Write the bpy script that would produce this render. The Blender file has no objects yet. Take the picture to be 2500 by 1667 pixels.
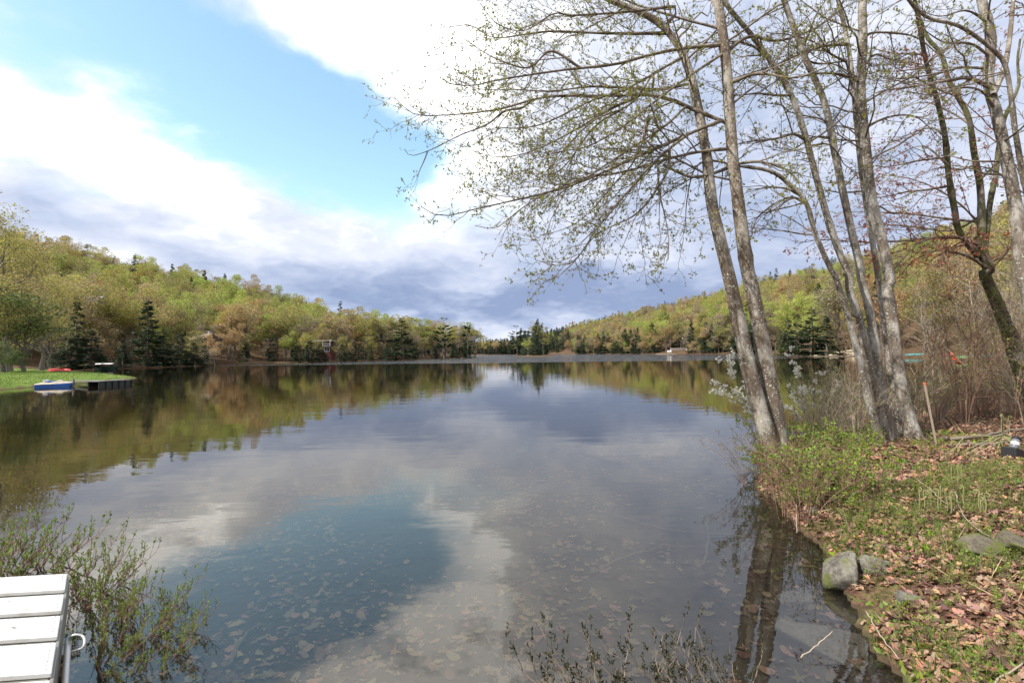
# Lake shore in spring: camera, sky and sun first, then the land and water, then trees, boats and small things.
import bpy, math, random
import numpy as np
from mathutils import Matrix, Vector

SC = bpy.context.scene
COL = SC.collection
rng = np.random.default_rng(11)
random.seed(11)
R = math.radians

# ------------------------------------------------------------------ camera
FPX, CX, CY = 1180.0, 1250.0, 833.5          # focal length and centre in photograph pixels (2500 x 1667)
EYE = 2.0
cam_d = bpy.data.cameras.new("camera")
cam_d.sensor_width = 36.0
cam_d.lens = 36.0 * FPX / 2500.0
cam_d.clip_start, cam_d.clip_end = 0.05, 6000.0
cam = bpy.data.objects.new("camera", cam_d)
COL.objects.link(cam)
CAMR = Matrix.Rotation(R(91.36), 3, 'X') @ Matrix.Rotation(R(-0.79), 3, 'Z')
cam.matrix_world = Matrix.Translation((0, 0, EYE)) @ CAMR.to_4x4()
SC.camera = cam
CR = np.array(CAMR)

def ray(px, py):
    d = CR @ np.array([(px - CX) / FPX, -(py - CY) / FPX, -1.0])
    return d / d[1]
def at(px, py, depth):
    return np.array([0, 0, EYE]) + ray(px, py) * depth
def on(px, py, z=0.0):
    d = ray(px, py)
    return np.array([0, 0, EYE]) + d * ((z - EYE) / d[2])

# ------------------------------------------------------------------ render look
SC.render.engine = 'CYCLES'
SC.view_settings.view_transform = 'Standard'
SC.view_settings.look = 'None'
SC.view_settings.exposure = 0.62
SC.view_settings.gamma = 1.0
SC.view_settings.use_curve_mapping = False
cy = SC.cycles
cy.max_bounces, cy.diffuse_bounces, cy.glossy_bounces = 6, 2, 2
cy.adaptive_threshold = 0.02
cy.transmission_bounces, cy.transparent_max_bounces, cy.volume_bounces = 4, 10, 0
cy.caustics_reflective = cy.caustics_refractive = False
cy.use_denoising = True
try:
    cy.denoiser = 'OPENIMAGEDENOISE'
except Exception:
    pass
cy.sample_clamp_indirect = 6.0

# ------------------------------------------------------------------ node helper
class NT:
    def __init__(s, tree):
        s.t = tree
        tree.nodes.clear()
    def n(s, kind, ins=None, **props):
        nd = s.t.nodes.new(kind)
        for k, v in props.items():
            setattr(nd, k, v)
        for k, v in (ins or {}).items():
            s.put(nd.inputs[k], v)
        return nd
    def put(s, sock, v):
        if isinstance(v, bpy.types.NodeSocket):
            s.t.links.new(v, sock)
        else:
            try:
                sock.default_value = v
            except Exception:
                sock.default_value = (*v, 1.0)
    def m(s, op, a, b=None, c=None, clamp=False):
        nd = s.t.nodes.new('ShaderNodeMath'); nd.operation = op; nd.use_clamp = clamp
        for i, v in enumerate((a, b, c)):
            if v is not None:
                s.put(nd.inputs[i], v)
        return nd.outputs[0]
    def vm(s, op, a, b=None):
        nd = s.t.nodes.new('ShaderNodeVectorMath'); nd.operation = op
        s.put(nd.inputs[0], a)
        if b is not None:
            s.put(nd.inputs[1], b)
        return nd.outputs[1] if op in ('LENGTH', 'DOT_PRODUCT', 'DISTANCE') else nd.outputs[0]
    def mix(s, f, a, b, mode='MIX'):
        nd = s.t.nodes.new('ShaderNodeMix'); nd.data_type = 'RGBA'; nd.blend_type = mode
        s.put(nd.inputs[0], f); s.put(nd.inputs[6], a); s.put(nd.inputs[7], b)
        return nd.outputs[2]
    def ramp(s, f, stops, interp='LINEAR'):
        nd = s.t.nodes.new('ShaderNodeValToRGB'); cr = nd.color_ramp; cr.interpolation = interp
        while len(cr.elements) < len(stops):
            cr.elements.new(0.5)
        for e, (p, c) in zip(cr.elements, stops):
            e.position = p
            e.color = (*c, 1) if len(c) == 3 else c
        s.put(nd.inputs[0], f)
        return nd.outputs[0]
    def rng(s, v, a, b, c=0.0, d=1.0, smooth=True):
        nd = s.t.nodes.new('ShaderNodeMapRange')
        nd.interpolation_type = 'SMOOTHSTEP' if smooth else 'LINEAR'
        for i, x in enumerate((v, a, b, c, d)):
            s.put(nd.inputs[i], x)
        return nd.outputs[0]
    def noise(s, vec, scale, detail=4, rough=0.55, dist=0.0, out=0):
        nd = s.n('ShaderNodeTexNoise', {'Scale': scale, 'Detail': detail, 'Roughness': rough, 'Distortion': dist})
        if vec is not None:
            s.put(nd.inputs['Vector'], vec)
        return nd.outputs[out]

# ------------------------------------------------------------------ sun and sky
SUN_DIR = Vector((-0.62, -0.30, 0.78)).normalized()       # towards the sun: behind the viewer's left shoulder
sun_d = bpy.data.lights.new("sun", 'SUN')
sun_d.energy, sun_d.angle, sun_d.color = 4.2, R(0.53), (1.0, 0.95, 0.87)
sun = bpy.data.objects.new("sun", sun_d)
sun.rotation_euler = SUN_DIR.to_track_quat('Z', 'Y').to_euler()
sun.location = (-20, -20, 60)
COL.objects.link(sun)

world = bpy.data.worlds.new("World")
SC.world = world
world.use_nodes = True
w = NT(world.node_tree)
sky = w.n('ShaderNodeTexSky', sky_type='NISHITA', sun_disc=False,
          sun_elevation=math.asin(SUN_DIR.z), sun_rotation=math.atan2(SUN_DIR.x, SUN_DIR.y),
          altitude=300.0, air_density=1.0, dust_density=0.6, ozone_density=1.2)
dirv = w.n('ShaderNodeTexCoord').outputs['Generated']
sep = w.n('ShaderNodeSeparateXYZ', {0: dirv})
zc = w.m('MAXIMUM', sep.outputs[2], 0.0)
den = w.m('ADD', zc, 0.22)
plane = w.n('ShaderNodeCombineXYZ', {0: w.m('DIVIDE', sep.outputs[0], den), 1: w.m('DIVIDE', sep.outputs[1], den), 2: 0.0}).outputs[0]
azel0 = w.n('ShaderNodeCombineXYZ', {0: w.m('ARCTAN2', sep.outputs[0], sep.outputs[1]), 1: w.m('ARCSINE', zc), 2: 0.0}).outputs[0]
warp = w.noise(plane, 2.2, 3, 0.6, out=1)
azel = w.vm('ADD', azel0, w.vm('MULTIPLY', w.vm('SUBTRACT', warp, (0.5, 0.5, 0.5)), (0.30, 0.16, 0.0)))
n_big = w.noise(plane, 1.1, 5, 0.58)
n_mid = w.noise(w.vm('MULTIPLY', azel0, (1.0, 2.0, 1.0)), 3.6, 6, 0.6, 0.25)

def pxang(px, py):
    d = ray(px, py); d = d / np.linalg.norm(d)
    return math.atan2(d[0], d[1]), math.asin(max(-1, min(1, d[2])))
def blob(px, py, sx, sy, rot=0.0):
    a, e = pxang(px, py)
    mp = w.n('ShaderNodeMapping', {0: azel, 1: (a, e, 0), 2: (0, 0, R(rot)), 3: (sx / FPX, sy / FPX, 1.0)}, vector_type='TEXTURE')
    return w.m('EXPONENT', w.m('MULTIPLY', w.vm('DOT_PRODUCT', mp.outputs[0], mp.outputs[0]), -1.0))
def total(base, items):
    acc = base
    for wgt, b in items:
        acc = w.m('MULTIPLY_ADD', b, wgt, acc)
    return acc
# where the blue shows between the clouds
clear = total(w.m('MULTIPLY_ADD', n_big, -0.9, 0.16), [
    (1.25, blob(300, 70, 520, 190, -12)), (1.25, blob(790, 285, 330, 150, -16)), (0.38, blob(900, 410, 140, 100, -20)),
    (0.55, blob(60, 380, 120, 60, 0)), (-0.55, blob(110, 300, 240, 60, -25)), (-1.0, blob(900, 20, 290, 85, -10)),
    (-0.55, blob(400, 430, 420, 80, -14)), (-0.35, blob(380, 170, 140, 50, -30))])
clear = w.m('MULTIPLY_ADD', w.noise(w.vm('MULTIPLY', azel, (1.0, 1.6, 1.0)), 9.0, 5, 0.6, 0.3), 0.5, w.m('SUBTRACT', clear, 0.25))
hole = w.rng(w.m('ADD', clear, w.m('MULTIPLY_ADD', n_mid, 1.4, -0.70)), -0.22, 1.05)
# grey-blue undersides
shade = total(w.m('MULTIPLY_ADD', n_big, 0.45, -0.02), [
    (0.58, blob(900, 690, 260, 75, -4)), (0.56, blob(1290, 745, 450, 65, 0)), (0.24, blob(1500, 610, 420, 110, 0)),
    (0.20, blob(1900, 480, 700, 420, 0)), (0.34, blob(700, 490, 200, 70, -8)), (0.30, blob(270, 545, 240, 50, -6)),
    (0.22, blob(430, 645, 200, 46, -15)), (0.16, blob(2400, 100, 700, 400, 0)), (-0.45, blob(1130, 400, 190, 150, 20)),
    (-0.30, blob(1120, 705, 130, 30, 0)), (-0.35, blob(480, 390, 330, 70, -12)), (-0.4, blob(950, 60, 330, 170, 0)),
    (-0.30, blob(620, 600, 240, 60, -15)), (0.22, blob(1750, 700, 260, 60, 0)), (-0.2, blob(1480, 640, 200, 30, 4)), (-0.20, blob(150, 440, 300, 70, -10))])
n_fine = w.noise(w.vm('MULTIPLY', azel, (1.0, 1.9, 1.0)), 11.0, 5, 0.62, 0.4)
shade = w.m('MULTIPLY_ADD', n_fine, 0.55, w.m('SUBTRACT', shade, 0.285))
shade = w.rng(w.m('ADD', shade, w.m('MULTIPLY_ADD', n_mid, 1.15, -0.56)), -0.08, 0.95, smooth=False)
cloud = w.ramp(shade, [(0.0, (0.86, 0.865, 0.87)), (0.12, (0.53, 0.54, 0.555)), (0.3, (0.405, 0.425, 0.475)), (0.5, (0.325, 0.355, 0.43)), (0.75, (0.225, 0.265, 0.36)), (1.0, (0.145, 0.185, 0.285))])
cloud = w.vm('MULTIPLY', cloud, (14.6, 14.6, 14.7))
blue = w.vm('MULTIPLY', sky.outputs[0], (2.1, 2.25, 1.9))
blue = w.mix(0.03, blue, (9.0, 9.6, 10.2, 1))
skycol = w.mix(hole, cloud, blue)
bg = w.n('ShaderNodeBackground', {'Color': skycol, 'Strength': 0.1})
w.n('ShaderNodeOutputWorld', {'Surface': bg.outputs[0]})
world.cycles.sampling_method = 'MANUAL'
world.cycles.sample_map_resolution = 512

# ------------------------------------------------------------------ object helpers
def tag(o, label=None, cat=None, group=None, kind=None):
    if label: o['label'] = label
    if cat: o['category'] = cat
    if group: o['group'] = group
    if kind: o['kind'] = kind
    return o
def link(name, me, parent=None, m=None):
    o = bpy.data.objects.new(name, me)
    COL.objects.link(o)
    if parent is not None:
        o.parent = parent
    if m is not None and me is not None and not me.materials:
        me.materials.append(m)
    return o
def empty(name, loc=(0, 0, 0), rz=0.0):
    o = bpy.data.objects.new(name, None)
    o.empty_display_size = 0.2
    COL.objects.link(o)
    o.location = loc
    o.rotation_euler = (0, 0, rz)
    return o
def mesh_of(name, V, faces, smooth=False):
    """V (n,3); faces: one (m,k) integer array or a list of them."""
    if not isinstance(faces, (list, tuple)):
        faces = [faces]
    faces = [np.asarray(f, dtype=np.int32) for f in faces if len(f)]
    me = bpy.data.meshes.new(name)
    V = np.ascontiguousarray(V, dtype=np.float32)
    me.vertices.add(len(V))
    me.vertices.foreach_set('co', V.ravel())
    loops = np.concatenate([f.ravel() for f in faces])
    sizes = np.concatenate([np.full(len(f), f.shape[1], np.int32) for f in faces])
    starts = np.concatenate([[0], np.cumsum(sizes)[:-1]]).astype(np.int32)
    me.loops.add(len(loops)); me.loops.foreach_set('vertex_index', loops)
    me.polygons.add(len(sizes)); me.polygons.foreach_set('loop_start', starts)
    me.polygons.foreach_set('use_smooth', np.full(len(sizes), smooth))
    me.update(calc_edges=True)
    return me
def join_parts(parts):
    """[(V, faces)] -> one V, faces"""
    Vs, Fs, off = [], [], 0
    for V, F in parts:
        Vs.append(V)
        for f in (F if isinstance(F, (list, tuple)) else [F]):
            Fs.append(np.asarray(f) + off)
        off += len(V)
    return np.concatenate(Vs), Fs
def box(c, s, rz=0.0, rx=0.0, ry=0.0, taper=1.0):
    c = np.array(c, float); hx, hy, hz = np.array(s, float) / 2
    V = np.array([[x * (taper if z > 0 else 1), y * (taper if z > 0 else 1), z] for z in (-hz, hz) for y in (-hy, hy) for x in (-hx, hx)])
    M = np.array(Matrix.Rotation(rz, 3, 'Z') @ Matrix.Rotation(ry, 3, 'Y') @ Matrix.Rotation(rx, 3, 'X'))
    F = np.array([[0, 2, 3, 1], [4, 5, 7, 6], [0, 1, 5, 4], [2, 6, 7, 3], [0, 4, 6, 2], [1, 3, 7, 5]])
    return V @ M.T + c, F
def norm(a):
    return a / np.maximum(np.linalg.norm(a, axis=-1, keepdims=True), 1e-9)
def tubes(P, Rr, sides=4, cap=False):
    """P (n,K,3) centre lines, Rr (n,K) radii -> V, F"""
    P = np.asarray(P, float); Rr = np.asarray(Rr, float)
    if P.ndim == 2:
        P, Rr = P[None], Rr[None]
    n, K, _ = P.shape
    T = norm(np.gradient(P, axis=1))
    tot = norm(P[:, -1] - P[:, 0] + 1e-6)
    ref = np.where(np.abs(tot[:, 2:3]) > 0.7, np.array([[1.0, 0.1, 0]]), np.array([[0, 0.1, 1.0]]))
    N = norm(ref[:, None] - (ref[:, None] * T).sum(-1, keepdims=True) * T)
    B = np.cross(T, N)
    a = np.arange(sides) * 2 * np.pi / sides
    V = P[:, :, None] + Rr[:, :, None, None] * (np.cos(a)[None, None, :, None] * N[:, :, None] + np.sin(a)[None, None, :, None] * B[:, :, None])
    idx = np.arange(n * K * sides).reshape(n, K, sides)
    i0, i1 = idx[:, :-1], idx[:, 1:]
    F = np.stack([i0, np.roll(i0, -1, 2), np.roll(i1, -1, 2), i1], -1).reshape(-1, 4)
    Fs = [F]
    if cap:
        Fs.append(idx[:, -1]); Fs.append(idx[:, 0][:, ::-1])
    return V.reshape(-1, 3), Fs
def resample(pts, K):
    """Catmull-Rom through pts, K points evenly by chord"""
    p = np.asarray(pts, float)
    q = np.vstack([2 * p[0] - p[1], p, 2 * p[-1] - p[-2]])
    out = []
    for i in range(1, len(q) - 2):
        t = np.linspace(0, 1, 12, endpoint=False)[:, None]
        a, b, c, d = q[i - 1], q[i], q[i + 1], q[i + 2]
        out.append(0.5 * (2 * b + (c - a) * t + (2 * a - 5 * b + 4 * c - d) * t ** 2 + (3 * b - a - 3 * c + d) * t ** 3))
    out = np.vstack(out + [p[-1:]])
    s = np.concatenate([[0], np.cumsum(np.linalg.norm(np.diff(out, axis=0), axis=1))])
    u = np.linspace(0, s[-1], K)
    return np.stack([np.interp(u, s, out[:, k]) for k in range(3)], 1)
def lens(P):
    return np.linalg.norm(np.diff(P, axis=1), axis=2).sum(1)
def sample_on(P, Rr, idx, t):
    K = P.shape[1]
    f = t * (K - 1); i = np.minimum(f.astype(int), K - 2); u = (f - i)[:, None]
    p = P[idx, i] * (1 - u) + P[idx, i + 1] * u
    T = norm(P[idx, i + 1] - P[idx, i])
    r = Rr[idx, i] * (1 - u[:, 0]) + Rr[idx, i + 1] * u[:, 0]
    return p, T, r
def spawn(P, Rr, N, t0=0.1, t1=1.0, ang=(30, 60), length=(0.3, 0.8), k=5, bend=(-0.15, 0.25), wiggle=0.06, flat=0.6, rfac=0.55, rmin=0.002, shrink=0.5, rg=rng, thick=0.017):
    """N side shoots on the centre lines P, picked by length"""
    L = lens(P)
    idx = rg.choice(len(P), N, p=L / L.sum())
    t = rg.uniform(t0, t1, N)
    p, T, r = sample_on(P, Rr, idx, t)
    S = np.cross(T, np.array([0, 0, 1.0])); bad = np.linalg.norm(S, axis=1) < 0.15
    S[bad] = np.cross(T[bad], np.array([1.0, 0.3, 0]))
    S = norm(S); U = np.cross(S, T)
    phi = np.where(rg.random(N) < 0.5, 0, np.pi) + rg.normal(0, 1, N) * (1 - flat) * 1.8
    steep = np.abs(T[:, 2]) > 0.75
    phi = np.where(steep, rg.uniform(0, 2 * np.pi, N), phi)
    Nn = np.cos(phi)[:, None] * S + np.sin(phi)[:, None] * U
    a = np.radians(rg.uniform(*ang, N))[:, None]
    D = T * np.cos(a) + Nn * np.sin(a)
    ln = rg.uniform(*length, N) * (1 - shrink * t)
    s = np.linspace(0, 1, k)
    b = rg.uniform(*bend, N)
    C = p[:, None] + D[:, None] * (s[None, :, None] * ln[:, None, None])
    C[:, :, 2] += (b * ln)[:, None] * (s ** 2)[None]
    wv = rg.normal(0, wiggle, (N, k, 3)) * ln[:, None, None] * s[None, :, None]
    C = C + wv
    r0 = np.maximum(np.minimum(r * rfac, ln * thick), rmin)
    CRr = r0[:, None] * (1 - 0.7 * s)[None]
    return C, CRr
def leaf_quads(pos, d, size, width=0.55, fold=0.15, rg=rng):
    """kite-shaped leaves; pos (n,3) base, d (n,3) direction"""
    n = len(pos)
    d = norm(d)
    side = norm(np.cross(d, rg.normal(0, 1, (n, 3))))
    up = np.cross(side, d)
    size = np.broadcast_to(np.asarray(size, float), (n,))[:, None]
    a = pos
    m = pos + d * size * 0.45
    V = np.stack([a, m + side * size * width * 0.5 + up * size * fold, pos + d * size, m - side * size * width * 0.5 + up * size * fold], 1)
    return V.reshape(-1, 3), np.arange(n * 4).reshape(n, 4)
def randdir(n, up=0.0, rg=rng):
    v = rg.normal(0, 1, (n, 3)); v = norm(v); v[:, 2] += up
    return norm(v)
def vnoise(x, y, seed=0):
    """value noise in the plane, 0..1"""
    x = np.asarray(x, float); y = np.asarray(y, float)
    xi, yi = np.floor(x).astype(np.int64), np.floor(y).astype(np.int64)
    fx, fy = x - xi, y - yi
    fx, fy = fx * fx * (3 - 2 * fx), fy * fy * (3 - 2 * fy)
    def h(a, b):
        v = (a * 374761393 + b * 668265263 + seed * 974634777) & 0x7fffffff
        v = ((v ^ (v >> 13)) * 1274126177) & 0x7fffffff
        return ((v ^ (v >> 16)) & 0xffff) / 65535.0
    return (h(xi, yi) * (1 - fx) + h(xi + 1, yi) * fx) * (1 - fy) + (h(xi, yi + 1) * (1 - fx) + h(xi + 1, yi + 1) * fx) * fy
def fbm(x, y, seed=0, octs=4):
    s, a, t = 0, 0.5, 0
    for i in range(octs):
        s = s + a * vnoise(x * 2 ** i, y * 2 ** i, seed + i); t += a; a *= 0.5
    return s / t

# ------------------------------------------------------------------ materials
def newmat(name):
    m = bpy.data.materials.new(name); m.use_nodes = True
    t = NT(m.node_tree)
    return m, t
def out(t, surf, vol=None):
    o = t.n('ShaderNodeOutputMaterial')
    if surf is not None: t.put(o.inputs['Surface'], surf)
    if vol is not None: t.put(o.inputs['Volume'], vol)
def bsdf(t, col, rough=0.8, spec=0.3, metal=0.0, normal=None):
    b = t.n('ShaderNodeBsdfPrincipled', {'Base Color': col, 'Roughness': rough, 'Metallic': metal, 'Specular IOR Level': spec})
    if normal is not None: t.put(b.inputs['Normal'], normal)
    return b.outputs[0]
def plain(name, col, rough=0.6, metal=0.0, var=0.18, scale=6.0, spec=0.3, bump=0.0):
    """one colour with a little mottling and wear"""
    m, t = newmat(name)
    co = t.n('ShaderNodeTexCoord').outputs['Object']
    f = t.noise(co, scale, 5, 0.6)
    c = t.mix(f, tuple(x * (1 - var) for x in col), tuple(min(1, x * (1 + var)) for x in col))
    nrm = None
    if bump:
        nrm = t.n('ShaderNodeBump', {'Strength': bump, 'Distance': 0.01, 'Height': t.noise(co, scale * 6, 4)}).outputs[0]
    out(t, bsdf(t, c, rough, spec, metal, nrm))
    return m
def leafmat(name, col=None, var=0.35, trans=0.35, hue=None, rough=0.6):
    """thin leaf; colour from the object's own colour when col is None, varied leaf by leaf"""
    m, t = newmat(name)
    rnd = t.m('FRACT', t.m('ADD', t.n('ShaderNodeNewGeometry').outputs['Random Per Island'], t.n('ShaderNodeObjectInfo').outputs['Random']))
    base = col if col is not None else t.n('ShaderNodeAttribute', attribute_type='INSTANCER', attribute_name='tint').outputs['Color']
    hs = t.n('ShaderNodeHueSaturation', {'Hue': t.rng(rnd, 0, 1, 0.5 - (hue or 0.015), 0.5 + (hue or 0.015), False),
                                         'Saturation': t.rng(t.m('FRACT', t.m('MULTIPLY', rnd, 7.3)), 0, 1, 0.8, 1.15, False),
                                         'Value': t.rng(t.m('FRACT', t.m('MULTIPLY', rnd, 3.7)), 0, 1, 1 - var, 1 + var, False), 'Color': base})
    c = hs.outputs[0]
    b = bsdf(t, c, rough, 0.25)
    tr = t.n('ShaderNodeBsdfTranslucent', {'Color': c}).outputs[0]
    out(t, t.n('ShaderNodeMixShader', {0: trans, 1: b, 2: tr}).outputs[0])
    return m
def barkmat(name, light, dark, lichen=0.5, moss=0.0, scale=1.0):
    m, t = newmat(name)
    co = t.n('ShaderNodeTexCoord').outputs['Object']
    st = t.vm('MULTIPLY', co, (1, 1, 0.55))
    big = t.noise(st, 3.2 * scale, 5, 0.65)
    fine = t.noise(t.vm('MULTIPLY', co, (1, 1, 0.22)), 34 * scale, 6, 0.7)
    c = t.mix(t.rng(big, 0.44, 0.62), dark, light)
    c = t.mix(t.m('MULTIPLY', t.rng(fine, 0.5, 0.72), 0.65), c, tuple(x * 0.4 for x in dark))
    ring = t.rng(t.noise(t.vm('MULTIPLY', co, (1.6, 1.6, 2.6)), 1.0, 5, 0.7, 0.6), 0.56, 0.66)
    c = t.mix(t.m('MULTIPLY', ring, 0.7), c, tuple(x * 0.55 for x in dark))
    spots = t.n('ShaderNodeTexVoronoi', {'Vector': t.vm('ADD', co, t.vm('MULTIPLY', t.noise(co, 9, 3, out=1), (0.12, 0.12, 0.12))), 'Scale': 24.0 * scale}).outputs['Distance']
    patch = t.noise(co, 2.3, 3)
    lf = t.m('MULTIPLY', t.rng(spots, 0.34, 0.22), t.rng(patch, 0.62 - 0.3 * lichen, 0.72 - 0.2 * lichen))
    c = t.mix(t.m('MULTIPLY', lf, 0.95), c, (0.52, 0.53, 0.47))
    green = t.rng(t.noise(co, 5.1, 5, 0.7), 0.60 - moss * 0.25, 0.70 - moss * 0.2)
    c = t.mix(t.m('MULTIPLY', green, 0.75), c, (0.085, 0.095, 0.03) if moss > 0.3 else (0.17, 0.18, 0.10))
    bump = t.n('ShaderNodeBump', {'Strength': 0.9, 'Distance': 0.018, 'Height': t.m('ADD', t.m('ADD', fine, t.m('MULTIPLY', big, 0.8)), t.m('MULTIPLY', lf, 0.4))}).outputs[0]
    out(t, bsdf(t, c, 0.9, 0.15, 0, bump))
    return m

MAT = {}
MAT['bark_near'] = barkmat('bark_grey_lichen', (0.42, 0.38, 0.32), (0.16, 0.122, 0.09), 0.85, 0.0)
MAT['bark_clump'] = barkmat('bark_pale_lichen', (0.44, 0.41, 0.36), (0.18, 0.145, 0.115), 0.9, 0.05)
MAT['bark_moss'] = barkmat('bark_mossy', (0.24, 0.20, 0.165), (0.055, 0.042, 0.03), 0.35, 0.75)
MAT['limb'] = barkmat('limb_bark', (0.31, 0.26, 0.205), (0.15, 0.118, 0.085), 0.35, 0.0, 1.5)
MAT['twig'] = plain('twig_bark', (0.20, 0.16, 0.12), 0.85, var=0.35, scale=2)
MAT['twig_grey'] = plain('twig_grey', (0.37, 0.30, 0.225), 0.85, var=0.4, scale=1.5)
MAT['twig_red'] = plain('twig_reddish', (0.24, 0.145, 0.10), 0.8, var=0.35, scale=2)
MAT['far_bark'] = plain('far_bark', (0.17, 0.145, 0.125), 0.9, var=0.3, scale=0.5)
MAT['tree_leaf'] = leafmat('tree_leaf', None, 0.38, 0.35, 0.018)
MAT['needle'] = leafmat('needle', None, 0.30, 0.12, 0.015)
MAT['bud_leaf'] = leafmat('bud_leaf', (0.27, 0.28, 0.06), 0.4, 0.45, 0.02)
MAT['red_leaf'] = leafmat('red_seed_leaf', (0.42, 0.14, 0.085), 0.4, 0.4, 0.02)
MAT['green_leaf'] = leafmat('fresh_leaf', (0.22, 0.31, 0.05), 0.4, 0.4, 0.03)
MAT['olive_leaf'] = leafmat('olive_leaf', (0.22, 0.22, 0.06), 0.4, 0.4, 0.03)
MAT['gale_leaf'] = leafmat('gale_leaf', (0.21, 0.29, 0.06), 0.4, 0.4, 0.03)
MAT['dark_leaf'] = leafmat('dark_shaded_leaf', (0.045, 0.045, 0.02), 0.4, 0.2, 0.02)  # shade on the lower-edge bushes is put into this dark leaf colour
MAT['petal'] = leafmat('petal_white', (0.86, 0.83, 0.72), 0.08, 0.3, 0.005)
MAT['dead_leaf'] = leafmat('dead_leaf', (0.29, 0.165, 0.11), 0.7, 0.12, 0.035, 0.75)
MAT['sunk_leaf'] = leafmat('sunk_leaf', (0.46, 0.31, 0.18), 0.85, 0.05, 0.05, 0.8)
MAT['grass'] = leafmat('grass_blade', (0.15, 0.20, 0.045), 0.4, 0.35, 0.03)
MAT['straw'] = leafmat('dry_grass', (0.45, 0.36, 0.20), 0.35, 0.2, 0.02)
# ------------------------------------------------------------------ shape of the lake
def ons(*pp):
    return [tuple(on(x, y)[:2]) for x, y in pp]
LAKE = ([(-2.2, 1.3), (-0.6, 1.1), (1.0, 1.5), (2.0, 2.2)]
        + ons((2195, 1667), (2150, 1600), (2095, 1500), (2030, 1425), (1985, 1330), (1945, 1285), (1880, 1225), (1848, 1185))
        + [(4.05, 8.1), (4.5, 9.3), (5.6, 10.3), (8.0, 11.8), (12, 14.0), (18, 17.5), (28, 27), (45, 46), (62, 66), (76, 90), (88, 116), (92, 134)]
        + ons((2050, 868), (1960, 868)) + [(112, 190)]
        + ons((1850, 864.6), (1800, 864.4), (1700, 864.4), (1600, 864.2), (1500, 864), (1400, 864.2)) + [(75, 590), (20, 640), (-50, 620), (-75, 470), (-58, 330), (-30, 262)]
        + ons((1172, 872.5), (1120, 874), (1050, 876), (950, 879), (850, 882), (740, 884.7), (620, 887.7), (480, 891), (350, 894.5), (240, 898))
        + [(-100, 104), (-92, 92), (-70, 76), (-50, 60), (-41, 51)]
        + ons((337, 922.5), (321, 925), (250, 931), (184, 937), (100, 943), (30, 949), (-60, 955))
        + [(-48, 30), (-70, 22), (-60, 12), (-30, 8), (-14, 5), (-7, 3.2), (-4.2, 2.0)])
ISLAND = ons((1252, 869), (1285, 870.3), (1330, 870), (1362, 868.3)) + [(27, 325), (12, 327)]
LAWN = [(-30, 20), (-34, 44), (-40, 52), (-52, 64), (-74, 80), (-98, 92), (-140, 84), (-140, 20), (-60, 20)]

def seg_dist(x, y, poly):
    P = np.array(poly); Q = np.roll(P, -1, 0)
    best = np.full(x.shape, 1e9)
    inside = np.zeros(x.shape, bool)
    for (ax, ay), (bx, by) in zip(P, Q):
        dx, dy = bx - ax, by - ay
        t = np.clip(((x - ax) * dx + (y - ay) * dy) / (dx * dx + dy * dy + 1e-12), 0, 1)
        best = np.minimum(best, np.hypot(x - ax - t * dx, y - ay - t * dy))
        c = ((ay > y) != (by > y))
        with np.errstate(divide='ignore', invalid='ignore'):
            xi = (bx - ax) * (y - ay) / (by - ay + 1e-12) + ax
        inside ^= c & (x < xi)
    return best, inside
def shore(x, y):
    """signed distance, positive on land"""
    d, i = seg_dist(x, y, LAKE)
    s = np.where(i, -d, d)
    d2, i2 = seg_dist(x, y, ISLAND)
    s = s + 0.30 * np.exp(-(x * x + y * y) / 400) * (fbm(x * 1.7, y * 1.7, 41, 3) - 0.5)
    return np.maximum(s, np.where(i2, d2, -d2))

# skyline of the two hills: photo column, photo row, distance of the crest, height of the trees on it
HILL = [(-900, 400, 330, 15), (-300, 480, 330, 15), (0, 572, 330, 15), (200, 612, 335, 15), (400, 655, 340, 15), (600, 703, 345, 15), (740, 742, 345, 15),
        (860, 775, 340, 15), (1000, 800, 330, 15), (1100, 812, 310, 12), (1165, 838, 290, 12), (1200, 846, 900, 14), (1260, 838, 950, 15), (1340, 818, 900, 15), (1420, 796, 850, 14),
        (1520, 776, 800, 13), (1620, 757, 760, 13), (1720, 736, 700, 13), (1820, 712, 650, 13), (1920, 690, 600, 13), (2020, 672, 560, 13),
        (2150, 640, 480, 12), (2300, 600, 400, 12), (2500, 550, 340, 12), (2900, 480, 330, 12), (3600, 420, 330, 12)]
h_az, h_dist, h_top = [], [], []
for px, py, dist, th in HILL:
    d = ray(px, py); hz = math.hypot(d[0], d[1])
    h_az.append(math.atan2(d[0], d[1])); h_dist.append(dist); h_top.append(EYE + d[2] / hz * dist - th)
def hill(x, y, s):
    az = np.arctan2(x, y); r = np.hypot(x, y)
    top = np.interp(az, h_az, h_top); dist = np.interp(az, h_az, h_dist)
    side = np.clip((np.abs(az) - 0.2) / 0.4, 0, 1)
    foot = np.where(az < -0.06, np.interp(az, [-1.2, -0.75, -0.45, -0.06], [70, 128, 150, 240]), np.interp(az, [-0.06, 0.12, 0.3, 0.55, 0.8, 1.0], [620, 500, 285, 165, 75, 40]))
    u = np.clip((r - foot) / np.maximum(dist - foot, 1), 0, 1.6)
    prof = np.where(u < 1, 0.35 * u + 0.65 * u * u * (3 - 2 * u), 1 + 0.04 * (u - 1))
    front = np.clip((y + 10) / 30, 0, 1)
    return np.maximum(top, 1.0) * prof * front * np.clip(s / 25, 0, 1)
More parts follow.
